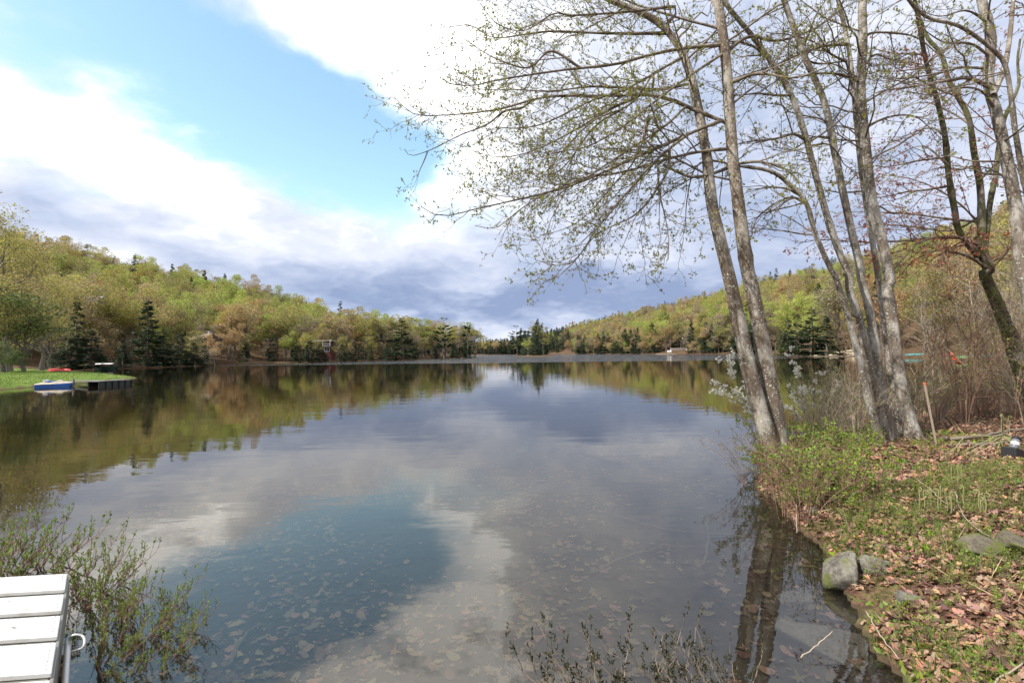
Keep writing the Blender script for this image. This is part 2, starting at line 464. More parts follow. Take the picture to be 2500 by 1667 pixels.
def ground_z(x, y):
    x = np.asarray(x, float); y = np.asarray(y, float)
    s = shore(x, y)
    r = np.hypot(x, y)
    near = np.exp(-(r / 25) ** 2)
    land = 0.02 + 0.34 * (1 - np.exp(-np.maximum(s, 0) / 0.7)) + 0.02 * np.clip(s, 0, 40) * (0.35 + 0.65 * near)
    land = land + near * np.clip(s, 0, 1) * 0.16 * (fbm(x * 0.9, y * 0.9, 3) - 0.45) + near * np.clip(s * 2, 0, 1) * 0.05 * (fbm(x * 5, y * 5, 8) - 0.5)
    land = land + hill(x, y, s) + (1 - near) * np.clip(s / 10, 0, 1) * 1.2 * (fbm(x * 0.05, y * 0.05, 5) - 0.4)
    bed = -(0.04 + 0.16 * np.minimum(-np.minimum(s, 0), 3) + 0.10 * np.maximum(-s - 3, 0)) - 0.05 * (fbm(x * 1.2, y * 1.2, 9) - 0.5) * np.clip(-s, 0, 1)
    bed = np.maximum(bed, -4.0)
    return np.where(s > 0, land, bed)
def gz(x, y):
    return float(ground_z(np.array([x]), np.array([y]))[0])

# ------------------------------------------------------------------ ground and lake bed: one polar sheet, finest in front
ang = np.concatenate([np.linspace(-180, -62, 60, endpoint=False), np.linspace(-62, 62, 460, endpoint=False), np.linspace(62, 180, 60, endpoint=False)])
ang = np.radians(ang)
rad = np.concatenate([[0.0], np.geomspace(0.5, 40, 190), np.geomspace(41, 420, 110)[0:], np.geomspace(430, 3500, 34)])
AA, RR = np.meshgrid(ang, rad)
GX, GY = RR * np.sin(AA), RR * np.cos(AA)
GZ = ground_z(GX, GY)
nr, na = GX.shape
idx = np.arange(nr * na).reshape(nr, na)
i0, i1 = idx[:-1], idx[1:]
GF = np.stack([i0, i1, np.roll(i1, -1, 1), np.roll(i0, -1, 1)], -1).reshape(-1, 4)
GV = np.stack([GX, GY, GZ], -1).reshape(-1, 3)
GS = shore(GX, GY).ravel()
fs = GV[GF][:, :, 2].max(1)
def submesh(name, mask):
    F = GF[mask]
    used = np.unique(F)
    remap = np.full(len(GV), -1); remap[used] = np.arange(len(used))
    me = mesh_of(name, GV[used], remap[F], True)
    return me, used
me_g, used = submesh('ground', fs > 0.0)
gx, gy = GV[used, 0], GV[used, 1]
dl, il = seg_dist(gx, gy, LAWN)
lawn = np.clip(np.where(il, dl, -dl) / 2.0 + 0.5, 0, 1) * (GS[used] > 0.2)
# a little mown green at the viewer's feet
lawn = np.maximum(lawn, np.clip((np.hypot(gx - 2.6, gy - 1.8) < 1.2) * 0.7, 0, 1))
b1 = on(1640, 861, 0.3); b2 = on(2048, 866, 0.2)
sand = np.exp(-((gx - b1[0]) / 14) ** 2 - ((gy - b1[1]) / 14) ** 2) + np.exp(-((gx - b2[0]) / 9) ** 2 - ((gy - b2[1]) / 9) ** 2)
for nm, val in (('lawn', lawn), ('sand', sand)):
    a = me_g.attributes.new(nm, 'FLOAT', 'POINT'); a.data.foreach_set('value', val.astype(np.float32))
m, t = newmat('leaf_strewn_earth')
co = t.n('ShaderNodeTexCoord').outputs['Object']
n1, n2 = t.noise(co, 1.3, 6, 0.65), t.noise(co, 17, 5, 0.7)
lit = t.ramp(n2, [(0.3, (0.03, 0.02, 0.014)), (0.47, (0.09, 0.05, 0.034)), (0.6, (0.17, 0.10, 0.066)), (0.75, (0.27, 0.185, 0.125))])
lit = t.mix(t.rng(n1, 0.5, 0.62), lit, t.ramp(n2, [(0.35, (0.045, 0.04, 0.018)), (0.65, (0.15, 0.14, 0.05))]))
gr = t.ramp(t.noise(co, 0.7, 7, 0.7), [(0.3, (0.075, 0.13, 0.025)), (0.55, (0.13, 0.19, 0.035)), (0.75, (0.21, 0.22, 0.07))])
c = t.mix(t.n('ShaderNodeAttribute', attribute_name='lawn').outputs['Fac'], lit, gr)
c = t.mix(t.rng(t.n('ShaderNodeAttribute', attribute_name='sand').outputs['Fac'], 0.3, 0.6), c, t.mix(n1, (0.36, 0.29, 0.20), (0.52, 0.45, 0.34)))
zz_ = t.n('ShaderNodeSeparateXYZ', {0: co}).outputs[2]
c = t.mix(t.rng(t.m('ADD', zz_, t.m('MULTIPLY_ADD', n2, 0.08, -0.04)), 0.0, 0.05), (0.075, 0.055, 0.035), c)
bp = t.n('ShaderNodeBump', {'Strength': 0.8, 'Distance': 0.03, 'Height': n2}).outputs[0]
out(t, bsdf(t, c, 0.95, 0.1, 0, bp))
ground = tag(link('ground', me_g, None, m), kind='structure')
me_b, _ = submesh('lake_bed', fs <= 0.0)
m, t = newmat('silt_bed')
co = t.n('ShaderNodeTexCoord').outputs['Object']
c = t.ramp(t.noise(co, 9, 6, 0.7), [(0.3, (0.03, 0.024, 0.016)), (0.5, (0.085, 0.066, 0.042)), (0.7, (0.19, 0.15, 0.095))])
c = t.mix(t.rng(t.noise(co, 0.35, 5, 0.6), 0.42, 0.6), c, (0.15, 0.13, 0.09))
out(t, bsdf(t, c, 0.9, 0.1))
lake_bed = tag(link('lake_bed', me_b, None, m), kind='structure')

# ------------------------------------------------------------------ water: a closed body, clear near the bank, brown with depth
m, t = newmat('lake_water')
geo = t.n('ShaderNodeNewGeometry').outputs['Position']
sp = t.n('ShaderNodeSeparateXYZ', {0: geo})
streak = t.vm('MULTIPLY', geo, (0.45, 1.0, 1.0))
edge = t.noise(t.vm('MULTIPLY', geo, (0.010, 0.03, 0)), 1.0, 4, 0.6)
dist = t.m('ADD', sp.outputs[1], t.m('MULTIPLY_ADD', edge, 36.0, -18.0))
wind = t.rng(dist, 98.0, 112.0)
calm = t.rng(t.noise(t.vm('MULTIPLY', geo, (0.10, 0.22, 0)), 1.0, 3, 0.5), 0.42, 0.62)
swell = t.noise(streak, 1.1, 3, 0.5)
ripple = t.noise(streak, 7.0, 3, 0.55)
chop = t.noise(t.vm('MULTIPLY', geo, (0.6, 1.0, 1.0)), 2.6, 4, 0.65)
hgt = t.m('ADD', t.m('MULTIPLY', swell, 0.0055), t.m('MULTIPLY', ripple, t.m('MULTIPLY_ADD', calm, 0.0012, 0.0002)))
hgt = t.m('ADD', hgt, t.m('MULTIPLY', t.m('MULTIPLY', chop, wind), 0.28))
nrm = t.n('ShaderNodeBump', {'Strength': 1.0, 'Distance': 1.0, 'Height': hgt}).outputs[0]
fr = t.n('ShaderNodeFresnel', {'IOR': 1.82, 'Normal': nrm}).outputs[0]
gl = t.n('ShaderNodeBsdfGlossy', {'Color': (1.0, 0.96, 0.89, 1), 'Roughness': 0.0, 'Normal': nrm}).outputs[0]
tr = t.n('ShaderNodeBsdfTransparent', {'Color': (0.96, 0.97, 0.95, 1)}).outputs[0]
silt = t.n('ShaderNodeBsdfDiffuse', {'Color': (0.26, 0.235, 0.19, 1)}).outputs[0]
tr = t.n('ShaderNodeMixShader', {0: 0.022, 1: tr, 2: silt}).outputs[0]      # fine silt hanging in the water
vol = t.n('ShaderNodeVolumeAbsorption', {'Color': (0.62, 0.47, 0.20, 1), 'Density': 0.22}).outputs[0]
out(t, t.n('ShaderNodeMixShader', {0: fr, 1: tr, 2: gl}).outputs[0], vol)
m.cycles.homogeneous_volume = True if hasattr(m.cycles, 'homogeneous_volume') else None
V, F = box((0, 330, -3.0), (900, 820, 6.0))
water = tag(link('water', mesh_of('water', V, F), None, m), kind='structure')
# ------------------------------------------------------------------ far trees: shapes shared by every copy
def broadleaf(seed, H=12.0, W=8.0, nclump=46, per=46, leaf=0.34, bare=0.28, sparse=1.0):
    """trunk with limbs, and a crown of leaf clumps spread through its volume"""
    rg = np.random.default_rng(seed)
    lean = rg.normal(0, 0.05, 2)
    K = 7
    zz = np.linspace(0, H * 0.8, K)
    tr = np.stack([lean[0] * zz + rg.normal(0, 0.12, K) * (zz > 0), lean[1] * zz + rg.normal(0, 0.12, K) * (zz > 0), zz], 1)
    trr = np.interp(zz, [0, H * 0.05, H * 0.8], [0.24, 0.17, 0.03])
    P, Rr = [tr], [trr]
    L1, R1 = spawn(tr[None], trr[None], 15, bare + 0.05, 0.98, (28, 62), (W * 0.35, W * 0.62), 7, (0.05, 0.45), 0.04, 0.2, 0.7, 0.03, 0.45, rg, 0.03)
    L2, R2 = spawn(L1, R1, 55, 0.25, 1.0, (25, 55), (W * 0.12, W * 0.3), 5, (0.0, 0.4), 0.06, 0.3, 0.7, 0.022, 0.3, rg, 0.03)
    tv = join_parts([tubes(tr, trr, 6), tubes(L1, R1, 4), tubes(L2, R2, 3)])
    ends = np.concatenate([L1[:, -1], L1[:, -2], L2[:, -1], L2[:, 3]])
    pick = rg.choice(len(ends), nclump, replace=nclump > len(ends))
    C = ends[pick] + rg.normal(0, 0.25, (nclump, 3))
    rad = rg.uniform(0.5, 1.15, nclump) * W / 8
    n = int(per * nclump * sparse)
    ci = rg.choice(nclump, n, p=rad ** 2 / (rad ** 2).sum())
    d = randdir(n, 0.25, rg)
    pos = C[ci] + d * (rad[ci] * rg.uniform(0.25, 1.0, n) ** 0.5)[:, None] * np.array([1.15, 1.15, 0.75])
    lv = leaf_quads(pos, d + rg.normal(0, 0.7, (n, 3)), rg.uniform(0.6, 1.2, n) * leaf, 0.8, 0.1, rg)
    return tv, lv
def spruce(seed, H=14.0, W=5.0, pine=False):
    rg = np.random.default_rng(seed)
    zz = np.linspace(0, H, 6)
    tr = np.stack([rg.normal(0, 0.05, 6), rg.normal(0, 0.05, 6), zz], 1)
    trr = np.interp(zz, [0, H], [0.22, 0.02])
    nb = 120 if not pine else 60
    u = np.sort(rg.uniform(0.03 if not pine else 0.2, 0.985, nb) ** (1.0 if pine else 1.15))
    a = rg.uniform(0, 2 * np.pi, nb)
    if pine:
        lev = np.sort(rg.uniform(0.2, 0.97, 15)); u = lev[rg.integers(0, 15, nb)] + rg.normal(0, 0.008, nb)
        ln = W * 0.5 * (0.16 + 1.0 * np.clip(1 - u, 0, 1) ** 0.65) * rg.uniform(0.5, 1.15, nb)
        droop, rise = -0.02, 0.22
    else:
        ln = W * 0.5 * (1.03 - u) ** 0.8 * rg.uniform(0.65, 1.15, nb) * np.clip(0.5 + u * 5, 0, 1)
        droop, rise = -0.22, 0.05
    s = np.linspace(0, 1, 5)
    base = np.stack([np.interp(u * H, zz, tr[:, 0]), np.interp(u * H, zz, tr[:, 1]), u * H], 1)
    D = np.stack([np.cos(a), np.sin(a), np.full(nb, rise)], 1)
    Bp = base[:, None] + D[:, None] * (ln[:, None] * s[None])[:, :, None]
    Bp[:, :, 2] += (ln * droop)[:, None] * (s ** 1.5)[None] + (0.18 * ln)[:, None] * (s ** 4)[None]
    Br = np.linspace(0.035, 0.008, 5)[None] * np.ones((nb, 1))
    tv = join_parts([tubes(tr, trr, 6), tubes(Bp, Br, 3)])
    per = 34 if not pine else 46
    n = nb * per
    bi = np.repeat(np.arange(nb), per)
    t = rg.uniform(0.12 if not pine else 0.4, 1.0, n) ** 0.75
    p, T, _ = sample_on(Bp, Br, bi, t)
    side = np.cross(T, [0, 0, 1.0]); sg = np.where(rg.random(n) < 0.5, 1, -1)[:, None]
    d = T * 0.6 + norm(side) * sg * rg.uniform(0.2, 1.1, (n, 1)) + np.array([0, 0, -0.35 if not pine else 0.35]) * rg.uniform(0, 1.2, (n, 1))
    p = p + rg.normal(0, 0.06, (n, 3))
    size = np.interp(ln[bi], [0.2, 2.5], [0.30, 0.66]) * rg.uniform(0.7, 1.2, n)
    lv = leaf_quads(p, d, size, 0.46, 0.05, rg)
    top = leaf_quads(np.repeat(tr[-1:], 6, 0) - np.array([0, 0, 0.4]), randdir(6, 1.2, rg), 0.5, 0.3, 0.05, rg)
    return tv, join_parts([lv, top])
PROTO = {}
def proto(kind, i, pair, leafm):
    (tv, tf), (lv, lf) = pair
    a = mesh_of(kind + '_trunk', tv, tf, True); a.materials.append(MAT['far_bark'])
    b = mesh_of(kind + '_crown', lv, lf, False); b.materials.append(MAT[leafm])
    PROTO.setdefault(kind, []).append((a, b))
for i in range(6):
    proto('broadleaf', i, broadleaf(100 + i, 12, (7.2, 8.4, 9.2, 6.6, 8.0, 7.4)[i], 54, 78, 0.235, (0.25, 0.3, 0.2, 0.3, 0.34, 0.15)[i], (1, 1, 1, 0.85, 0.6, 1)[i]), 'tree_leaf')
for i in range(2):
    proto('thin', i, broadleaf(140 + i, 12, 7.5, 60, 22, 0.17, 0.2), 'tree_leaf')
for i in range(3):
    proto('round', i, broadleaf(160 + i, 8.5, 8.2, 50, 60, 0.28, 0.08), 'tree_leaf')
for i in range(2):
    proto('edge', i, broadleaf(180 + i, 12, (7.5, 8.5)[i], 110, 90, 0.12, 0.12), 'tree_leaf')
for i in range(4):
    proto('spruce', i, spruce(200 + i, 14, (4.6, 5.6, 6.6, 5.0)[i]), 'needle')
for i in range(3):
    proto('pine', i, spruce(230 + i, 16, (6.5, 7.5, 6.0)[i], True), 'needle')
HGT = {'edge': 12.0, 'broadleaf': 12.0, 'thin': 12.0, 'round': 8.5, 'spruce': 14.0, 'pine': 16.0}
# leaf colours of the season, each with the words for it
TONE = {
    'yellow-green': (0.37, 0.33, 0.115), 'olive': (0.28, 0.255, 0.105), 'orange-brown': (0.38, 0.26, 0.145), 'lime-green': (0.32, 0.36, 0.10),
    'tawny': (0.38, 0.30, 0.17), 'grey-brown': (0.27, 0.22, 0.17), 'dark green': (0.050, 0.076, 0.034), 'blue-green': (0.065, 0.10, 0.055), 'mid green': (0.14, 0.175, 0.06)}
for k_ in list(TONE):
    if k_ not in ('dark green', 'blue-green', 'mid green'): TONE[k_] = tuple(np.array(TONE[k_]) * (1.20, 1.20, 1.0))
TONES_BROAD = ['yellow-green', 'olive', 'orange-brown', 'lime-green', 'tawny', 'grey-brown']

def plant(kind, x, y, height, tone, name, label=None, group=None, z=None, wide=1.0, parts=True, var=None):
    """one far tree at its own place; the trunk and the crown are its parts"""
    prot = PROTO[kind][rng.integers(len(PROTO[kind])) if var is None else var]
    k = height / HGT[kind]
    root = empty(name, (x, y, (gz(x, y) if z is None else z) - 0.1), rng.uniform(0, 6.28))
    root.scale = (k * wide, k * wide, k)
    cr = link('crown', prot[1], root)
    base = np.array(TONE[tone]) * rng.uniform(0.85, 1.15)
    cr['tint'] = [float(v) for v in base]
    link('trunk', prot[0], root)
    tag(root, label, 'tree', group)
    return root

# the narrow gaps through which the photograph shows a house or a boat stay open: columns, up to distance
GAPS = [(797, 813, 168, 0), (490, 512, 150, 0), (240, 282, 112, 0), (1612, 1682, 330, 0), (626, 642, 137, 0)]
def to_px(x, y, z):
    v = CR.T @ np.array([x, y, z - EYE])
    return CX + FPX * v[0] / -v[2], CY - FPX * v[1] / -v[2]
def in_gap(x, y, pad=0.0):
    px, _ = to_px(x, y, 1.0)
    r = math.hypot(x, y)
    return any(a - pad < px < b + pad and r < d for a, b, d, _ in GAPS)
TAKEN = []
def free(x, y, d):
    return all((x - a) ** 2 + (y - b) ** 2 > d * d for a, b in TAKEN)
def ordinal(i):
    words = 'first second third fourth fifth sixth seventh eighth ninth tenth eleventh twelfth'.split()
    return words[i] if i < len(words) else '%d%s' % (i + 1, {1: 'st', 2: 'nd', 3: 'rd'}.get((i + 1) % 10 if (i + 1) % 100 not in (11, 12, 13) else 0, 'th'))

# ---- dark conifers that stand out, by photograph column, row of the foot, row of the top, distance
CONIF = [ # px, top, dist, kind, width, tone, label
    (361, 733, 124, 'spruce', 1.6, 'dark green', 'tall dark pointed spruce on the left shore, above the lawn tip'),
    (187, 722, 116, 'spruce', 1.0, 'dark green', 'tall slim dark spruce behind the red canoe and the lawn'),
    (165, 795, 113, 'spruce', 2.0, 'dark green', 'broad dark hemlock low on the shore behind the red canoe'),
    (222, 800, 117, 'spruce', 2.0, 'dark green', 'broad dark hemlock on the shore beside the moored pontoon boat'),
    (300, 825, 121, 'spruce', 1.3, 'dark green', 'short dark spruce between the pontoon boat and the tall spruce'),
    (400, 800, 126, 'spruce', 1.8, 'dark green', 'dark spruce just past the tallest one on the left shore'),
    (440, 812, 129, 'spruce', 1.9, 'dark green', 'bushy dark spruce on the left shore before the brown roof'),
    (472, 832, 130, 'spruce', 2.0, 'dark green', 'short dark spruce on the left shore below the brown roof'),
    (499, 842, 131, 'spruce', 2.0, 'dark green', 'smallest dark spruce beneath the brown roof'),
    (728, 842, 146, 'spruce', 2.2, 'dark green', 'dark hemlock on the shore just before the red house'),
    (757, 830, 149, 'spruce', 2.6, 'dark green', 'wide dark hemlock half hiding the red house'),
    (781, 838, 150, 'spruce', 2.0, 'dark green', 'narrow dark hemlock touching the corner of the red house'),
    (836, 838, 155, 'spruce', 2.0, 'dark green', 'dark hemlock on the shore just past the red house'),
    (864, 832, 158, 'spruce', 2.0, 'dark green', 'second dark hemlock past the red house on the shore'),
    (905, 852, 163, 'spruce', 2.4, 'mid green', 'low spreading hemlock beside the bright green trees'),
    (945, 840, 168, 'spruce', 2.3, 'blue-green', 'wide drooping hemlock left of the tall column-shaped pine'),
    (980, 775, 176, 'spruce', 1.7, 'dark green', 'tall dark column-shaped conifer on the left shore'),
    (1010, 845, 184, 'spruce', 2.2, 'dark green', 'short dark conifer beside the tall column-shaped one'),
    (1084, 775, 202, 'pine', 1.2, 'dark green', 'tall lone white pine with level boughs near the left point'),
    (1142, 786, 222, 'pine', 1.2, 'dark green', 'white pine at the tip of the left point'),
    (1062, 848, 196, 'spruce', 2.3, 'dark green', 'low dark conifer by the foot of the lone pine'),
    (1112, 843, 212, 'spruce', 2.4, 'dark green', 'low dark conifer between the two pines of the point'),
    (1137, 846, 216, 'spruce', 2.4, 'dark green', 'lowest dark conifer near the tip of the left point'),
    (1160, 853, 232, 'round', 0.7, 'grey-brown', 'bare rounded bush tree at the very tip of the left point'),
    (1262, 794, 318, 'pine', 1.4, 'blue-green', 'tallest leaning pine on the small island'),
    (1278, 803, 312, 'pine', 1.4, 'dark green', 'second pine of the small island'),
    (1291, 800, 320, 'pine', 1.4, 'dark green', 'middle pine of the small island'),
    (1309, 808, 313, 'spruce', 1.7, 'dark green', 'dense dark spruce on the small island'),
    (1324, 806, 317, 'spruce', 1.8, 'blue-green', 'bushy end spruce on the small island'),
    (300, 838, 119, 'spruce', 2.2, 'dark green', 'squat dark spruce nearest the covered boat in the cove'),
    (1906, 800, 152, 'spruce', 1.2, 'mid green', 'pale green conifer seen just right of the twin trunk'),
    (1925, 775, 154, 'spruce', 1.1, 'blue-green', 'slim conifer beside the dark spruces of the right cove'),
    (1950, 765, 153, 'spruce', 1.4, 'dark green', 'first large dark spruce of the right cove'),
    (1985, 752, 154, 'spruce', 1.6, 'dark green', 'tallest dark spruce of the right cove'),
    (2020, 770, 152, 'spruce', 1.7, 'dark green', 'broad dark spruce over the sandy beach of the cove'),
    (2050, 785, 150, 'spruce', 1.6, 'dark green', 'last dark spruce of the cove, behind the leaning stems'),
    (2003, 690, 260, 'spruce', 1.0, 'dark green', 'single dark spruce high on the right slope above the cove'),
]
for px, top, dist, kind, wd, tone, lab in CONIF:
    d = ray(px, 860); k = dist / math.hypot(d[0], d[1])
    x, y = d[0] * k, d[1] * k
    z = max(gz(x, y), 0.25)
    zt = at(px, top, y)[2]
    TAKEN.append((x, y))
    nm = {'spruce': 'spruce_tree', 'pine': 'pine_tree', 'round': 'bush_tree'}[kind]
    plant(kind, x, y, zt - z + 0.1, tone, nm, lab, 'conifers that stand out along the shores', z, wd)

# ---- the edge of the wood along both shores: each tree by itself
def shore_row(pp, name_of, group, spacing, back, hrange, side, tones, place, wd=(0.95, 1.3), kinds=('broadleaf',) * 5 + ('thin',)):
    pts = [on(*p)[:2] for p in pp]
    seg = np.array(pts); acc = np.concatenate([[0], np.cumsum(np.linalg.norm(np.diff(seg, axis=0), axis=1))])
    s, n = spacing * 0.3, 0
    while s < acc[-1]:
        p = np.array([np.interp(s, acc, seg[:, 0]), np.interp(s, acc, seg[:, 1])])
        r = p / np.linalg.norm(p)
        q = p + r * rng.uniform(*back)
        q = q + np.array([-r[1], r[0]]) * rng.normal(0, 0.8)
        s += spacing * rng.uniform(0.7, 1.35)
        if shore(q[:1], q[1:])[0] < 0.4 or not free(q[0], q[1], min(2.2, spacing * 0.3)) or in_gap(q[0], q[1], 9 * 150 / np.linalg.norm(q)):
            continue
        tone = tones[rng.integers(len(tones))]
        kind = kinds[rng.integers(len(kinds))]
        h = rng.uniform(*hrange)
        what = {'thin': 'thinly leafed', 'round': 'rounded', 'broadleaf': 'leafy'}[kind]
        plant(kind, q[0], q[1], h, tone, name_of, '%s %s tree, %s %s' % (what, tone, ordinal(n), place), group, None, rng.uniform(*wd))
        TAKEN.append((q[0], q[1])); n += 1
LS = [(90, 903), (240, 898), (350, 894.5), (480, 891), (620, 887.7), (740, 884.7), (850, 882), (950, 879), (1050, 876), (1120, 874), (1165, 873)]
shore_row(LS, 'shore_tree', 'trees in the front row of the left shore', 5.0, (2, 6), (6, 12), -1, TONES_BROAD + ['grey-brown', 'grey-brown', 'tawny'], 'from the lawn in the left shore front row')
shore_row(LS, 'shore_tree', 'trees in the second row of the left shore', 5.0, (8, 15), (13, 18), -1, TONES_BROAD, 'from the lawn in the left shore second row')
shore_row(LS, 'wood_tree', 'trees in the third row of the left shore', 5.6, (18, 27), (14, 19), -1, TONES_BROAD, 'from the lawn in the left shore third row')
RS = [(1400, 864.2), (1500, 864), (1600, 864.2), (1700, 864.4), (1800, 864.4), (1850, 864.6), (1960, 868)]
shore_row(RS, 'shore_tree', 'trees in the front row of the right shore', 8.0, (3, 8), (8, 14), 1, TONES_BROAD + ['dark green', 'dark green', 'grey-brown'], 'from the island in the right shore front row', kinds=('broadleaf', 'broadleaf', 'thin', 'round'))
shore_row(RS, 'shore_tree', 'trees in the second row of the right shore', 8.0, (14, 26), (13, 18), 1, TONES_BROAD, 'from the island in the right shore second row')
def conifer_row(pp, spacing, back, hrange, place, group):
    pts = np.array([on(*p)[:2] for p in pp]); acc = np.concatenate([[0], np.cumsum(np.linalg.norm(np.diff(pts, axis=0), axis=1))])
    s, n = 2.0, 0
    while s < acc[-1]:
        p = np.array([np.interp(s, acc, pts[:, 0]), np.interp(s, acc, pts[:, 1])]); r = p / np.linalg.norm(p)
        q = p + r * rng.uniform(*back); s += spacing * rng.uniform(0.4, 1.6)
        if shore(q[:1], q[1:])[0] < 1.0 or in_gap(q[0], q[1], 3):
            continue
        plant('spruce', q[0], q[1], rng.uniform(*hrange), 'dark green', 'spruce_tree', 'dark spruce, %s %s' % (ordinal(n), place), group, None, rng.uniform(1.1, 1.5))
        TAKEN.append((q[0], q[1])); n += 1
conifer_row(RS, 9, (2, 12), (12, 21), 'from the island along the right shore', 'dark spruces of the right shore')

# ---- trees that half hide the houses
for px, dist, h, tone, kind, lab in [(118, 142, 19, 'olive', 'thin', 'thin olive tree before the left windows of the grey house'), (150, 146, 20, 'yellow-green', 'broadleaf', 'yellow-green tree hiding the middle of the grey house'),
        (172, 140, 19, 'tawny', 'broadleaf', 'tawny tree standing before the grey house'), (214, 143, 18.5, 'olive', 'thin', 'thin olive tree before the right windows of the grey house'), (232, 148, 19.5, 'yellow-green', 'broadleaf', 'yellow-green tree right of the grey house'),
        (134, 150, 15.5, 'grey-brown', 'thin', 'bare grey-brown tree below the grey house'), (195, 150, 16, 'grey-brown', 'thin', 'bare grey-brown tree between the windows of the grey house'),
        (476, 142, 9.5, 'olive', 'broadleaf', 'olive tree left of the brown cabin'), (527, 140, 9.5, 'orange-brown', 'broadleaf', 'orange-brown tree right of the brown cabin'), (508, 134, 5.2, 'grey-brown', 'round', 'low grey-brown bush below the brown cabin'),
        (770, 158, 8.5, 'olive', 'broadleaf', 'olive tree before the red house'), (745, 160, 9.5, 'yellow-green', 'broadleaf', 'yellow-green tree left of the red house'), (826, 160, 10, 'olive', 'broadleaf', 'olive tree right of the red house porch'), (803, 150, 2.2, 'grey-brown', 'round', 'low grey-brown bush at the foot of the red house')]:
    d = ray(px, 860); k = dist / math.hypot(d[0], d[1]); x, y = d[0] * k, d[1] * k
    plant(kind, x, y, h, tone, 'house_tree', lab, 'trees around the houses', None, 1.0); TAKEN.append((x, y))
# ---- grey-brown scrub along the water
shore_row(LS, 'shore_bush', 'scrub bushes along the left shore', 3.4, (0.8, 3.0), (1.6, 3.6), -1, ['grey-brown', 'grey-brown', 'olive', 'orange-brown'], 'from the lawn along the left water edge', (0.7, 1.1), ('round', 'thin'))
shore_row(RS, 'shore_bush', 'scrub bushes along the right shore', 5.5, (1.0, 4.0), (3, 6.5), 1, ['grey-brown', 'tawny', 'olive'], 'from the island along the right water edge', (0.8, 1.2), ('round', 'thin', 'round'))
conifer_row(LS, 11, (3, 9), (5, 10), 'from the lawn along the left shore', 'small dark spruces of the left shore')
# ---- trees at the far left edge, nearer than the rest
for px, dist, h, tone, kind, wd, lab in [
        (22, 84, 18.5, 'tawny', 'edge', 1.15, 'tallest tawny tree at the left edge behind the lawn'),
        (-45, 80, 20, 'yellow-green', 'edge', 1.1, 'yellow-green tree cut by the left edge of the picture'),
        (100, 92, 15.5, 'yellow-green', 'edge', 1.15, 'spreading yellow-green tree behind the red canoe'),
        (60, 78, 9.5, 'yellow-green', 'edge', 1.3, 'low wide yellow-green tree right behind the lawn'),
        (8, 76, 8.0, 'mid green', 'round', 1.3, 'rounded mid green tree at the left end of the lawn'),
        (125, 95, 9.5, 'olive', 'thin', 1.3, 'thinly leafed olive tree over the red canoe')]:
    d = ray(px, 860); k = dist / math.hypot(d[0], d[1]); x, y = d[0] * k, d[1] * k
    plant(kind, x, y, h, tone, 'lawn_edge_tree', lab, 'trees behind the lawn', None, wd); TAKEN.append((x, y))
for i, (px, dist, h, kind) in enumerate([(20, 73, 2.3, 'round'), (-15, 70, 2.8, 'round'), (52, 75, 2.0, 'round'), (330, 46.6, 0.8, 'round')]):
    d = ray(px, 860); k = dist / math.hypot(d[0], d[1]); x, y = d[0] * k, d[1] * k
    lab = ['low grey-green bush at the back of the lawn', 'larger grey-green bush at the left edge of the lawn', 'small bush nearest the red canoe on the lawn', 'small yellow bush at the tip of the lawn'][i]
    tag(plant(kind, x, y, h, 'mid green' if i < 3 else 'yellow-green', 'lawn_bush', lab, 'bushes on the lawn', None, 1.25), cat='bush')

# ---- hillsides: the nearest trees one by one, the rest as one wood
COLL = bpy.data.collections.new('wood_shapes')
ORDER = []
def shape(kind, v, tone):
    a, b = PROTO[kind][v]
    me = MERGED.get((kind, v))
    o = bpy.data.objects.new('wood_%03d' % len(ORDER), me)
    COLL.objects.link(o); ORDER.append((kind, v, tone))
MERGED = {}
def merged(kind, v):
    a, b = PROTO[kind][v]
    va = np.empty(len(a.vertices) * 3, np.float32); a.vertices.foreach_get('co', va)
    vb = np.empty(len(b.vertices) * 3, np.float32); b.vertices.foreach_get('co', vb)
    fa = np.array([p.vertices[:] for p in a.polygons]); fb = np.array([p.vertices[:] for p in b.polygons])
    V, F = join_parts([(va.reshape(-1, 3), fa), (vb.reshape(-1, 3), fb)])
    me = mesh_of('%s_whole' % kind, V, F)
    me.materials.append(a.materials[0]); me.materials.append(b.materials[0])
    mi = np.zeros(len(me.polygons), np.int32); mi[len(fa):] = 1
    me.polygons.foreach_set('material_index', mi)
    MERGED[(kind, v)] = me
for k_, n_ in (('broadleaf', 6), ('round', 3), ('spruce', 4), ('thin', 2)):
    for v in range(n_):
        merged(k_, v)
for v in range(6):
    for tone in TONES_BROAD:
        shape('broadleaf', v, tone)
NB = len(ORDER)
for v in range(3):
    for tone in ('yellow-green', 'olive', 'orange-brown', 'lime-green'):
        shape('round', v, tone)
NR = len(ORDER)
for v in range(4):
    for tone in ('dark green', 'blue-green'):
        shape('spruce', v, tone)
NS = len(ORDER)
for v in range(2):
    for tone in ('grey-brown', 'tawny', 'olive'):
        shape('thin', v, tone)
NT_ = len(ORDER)

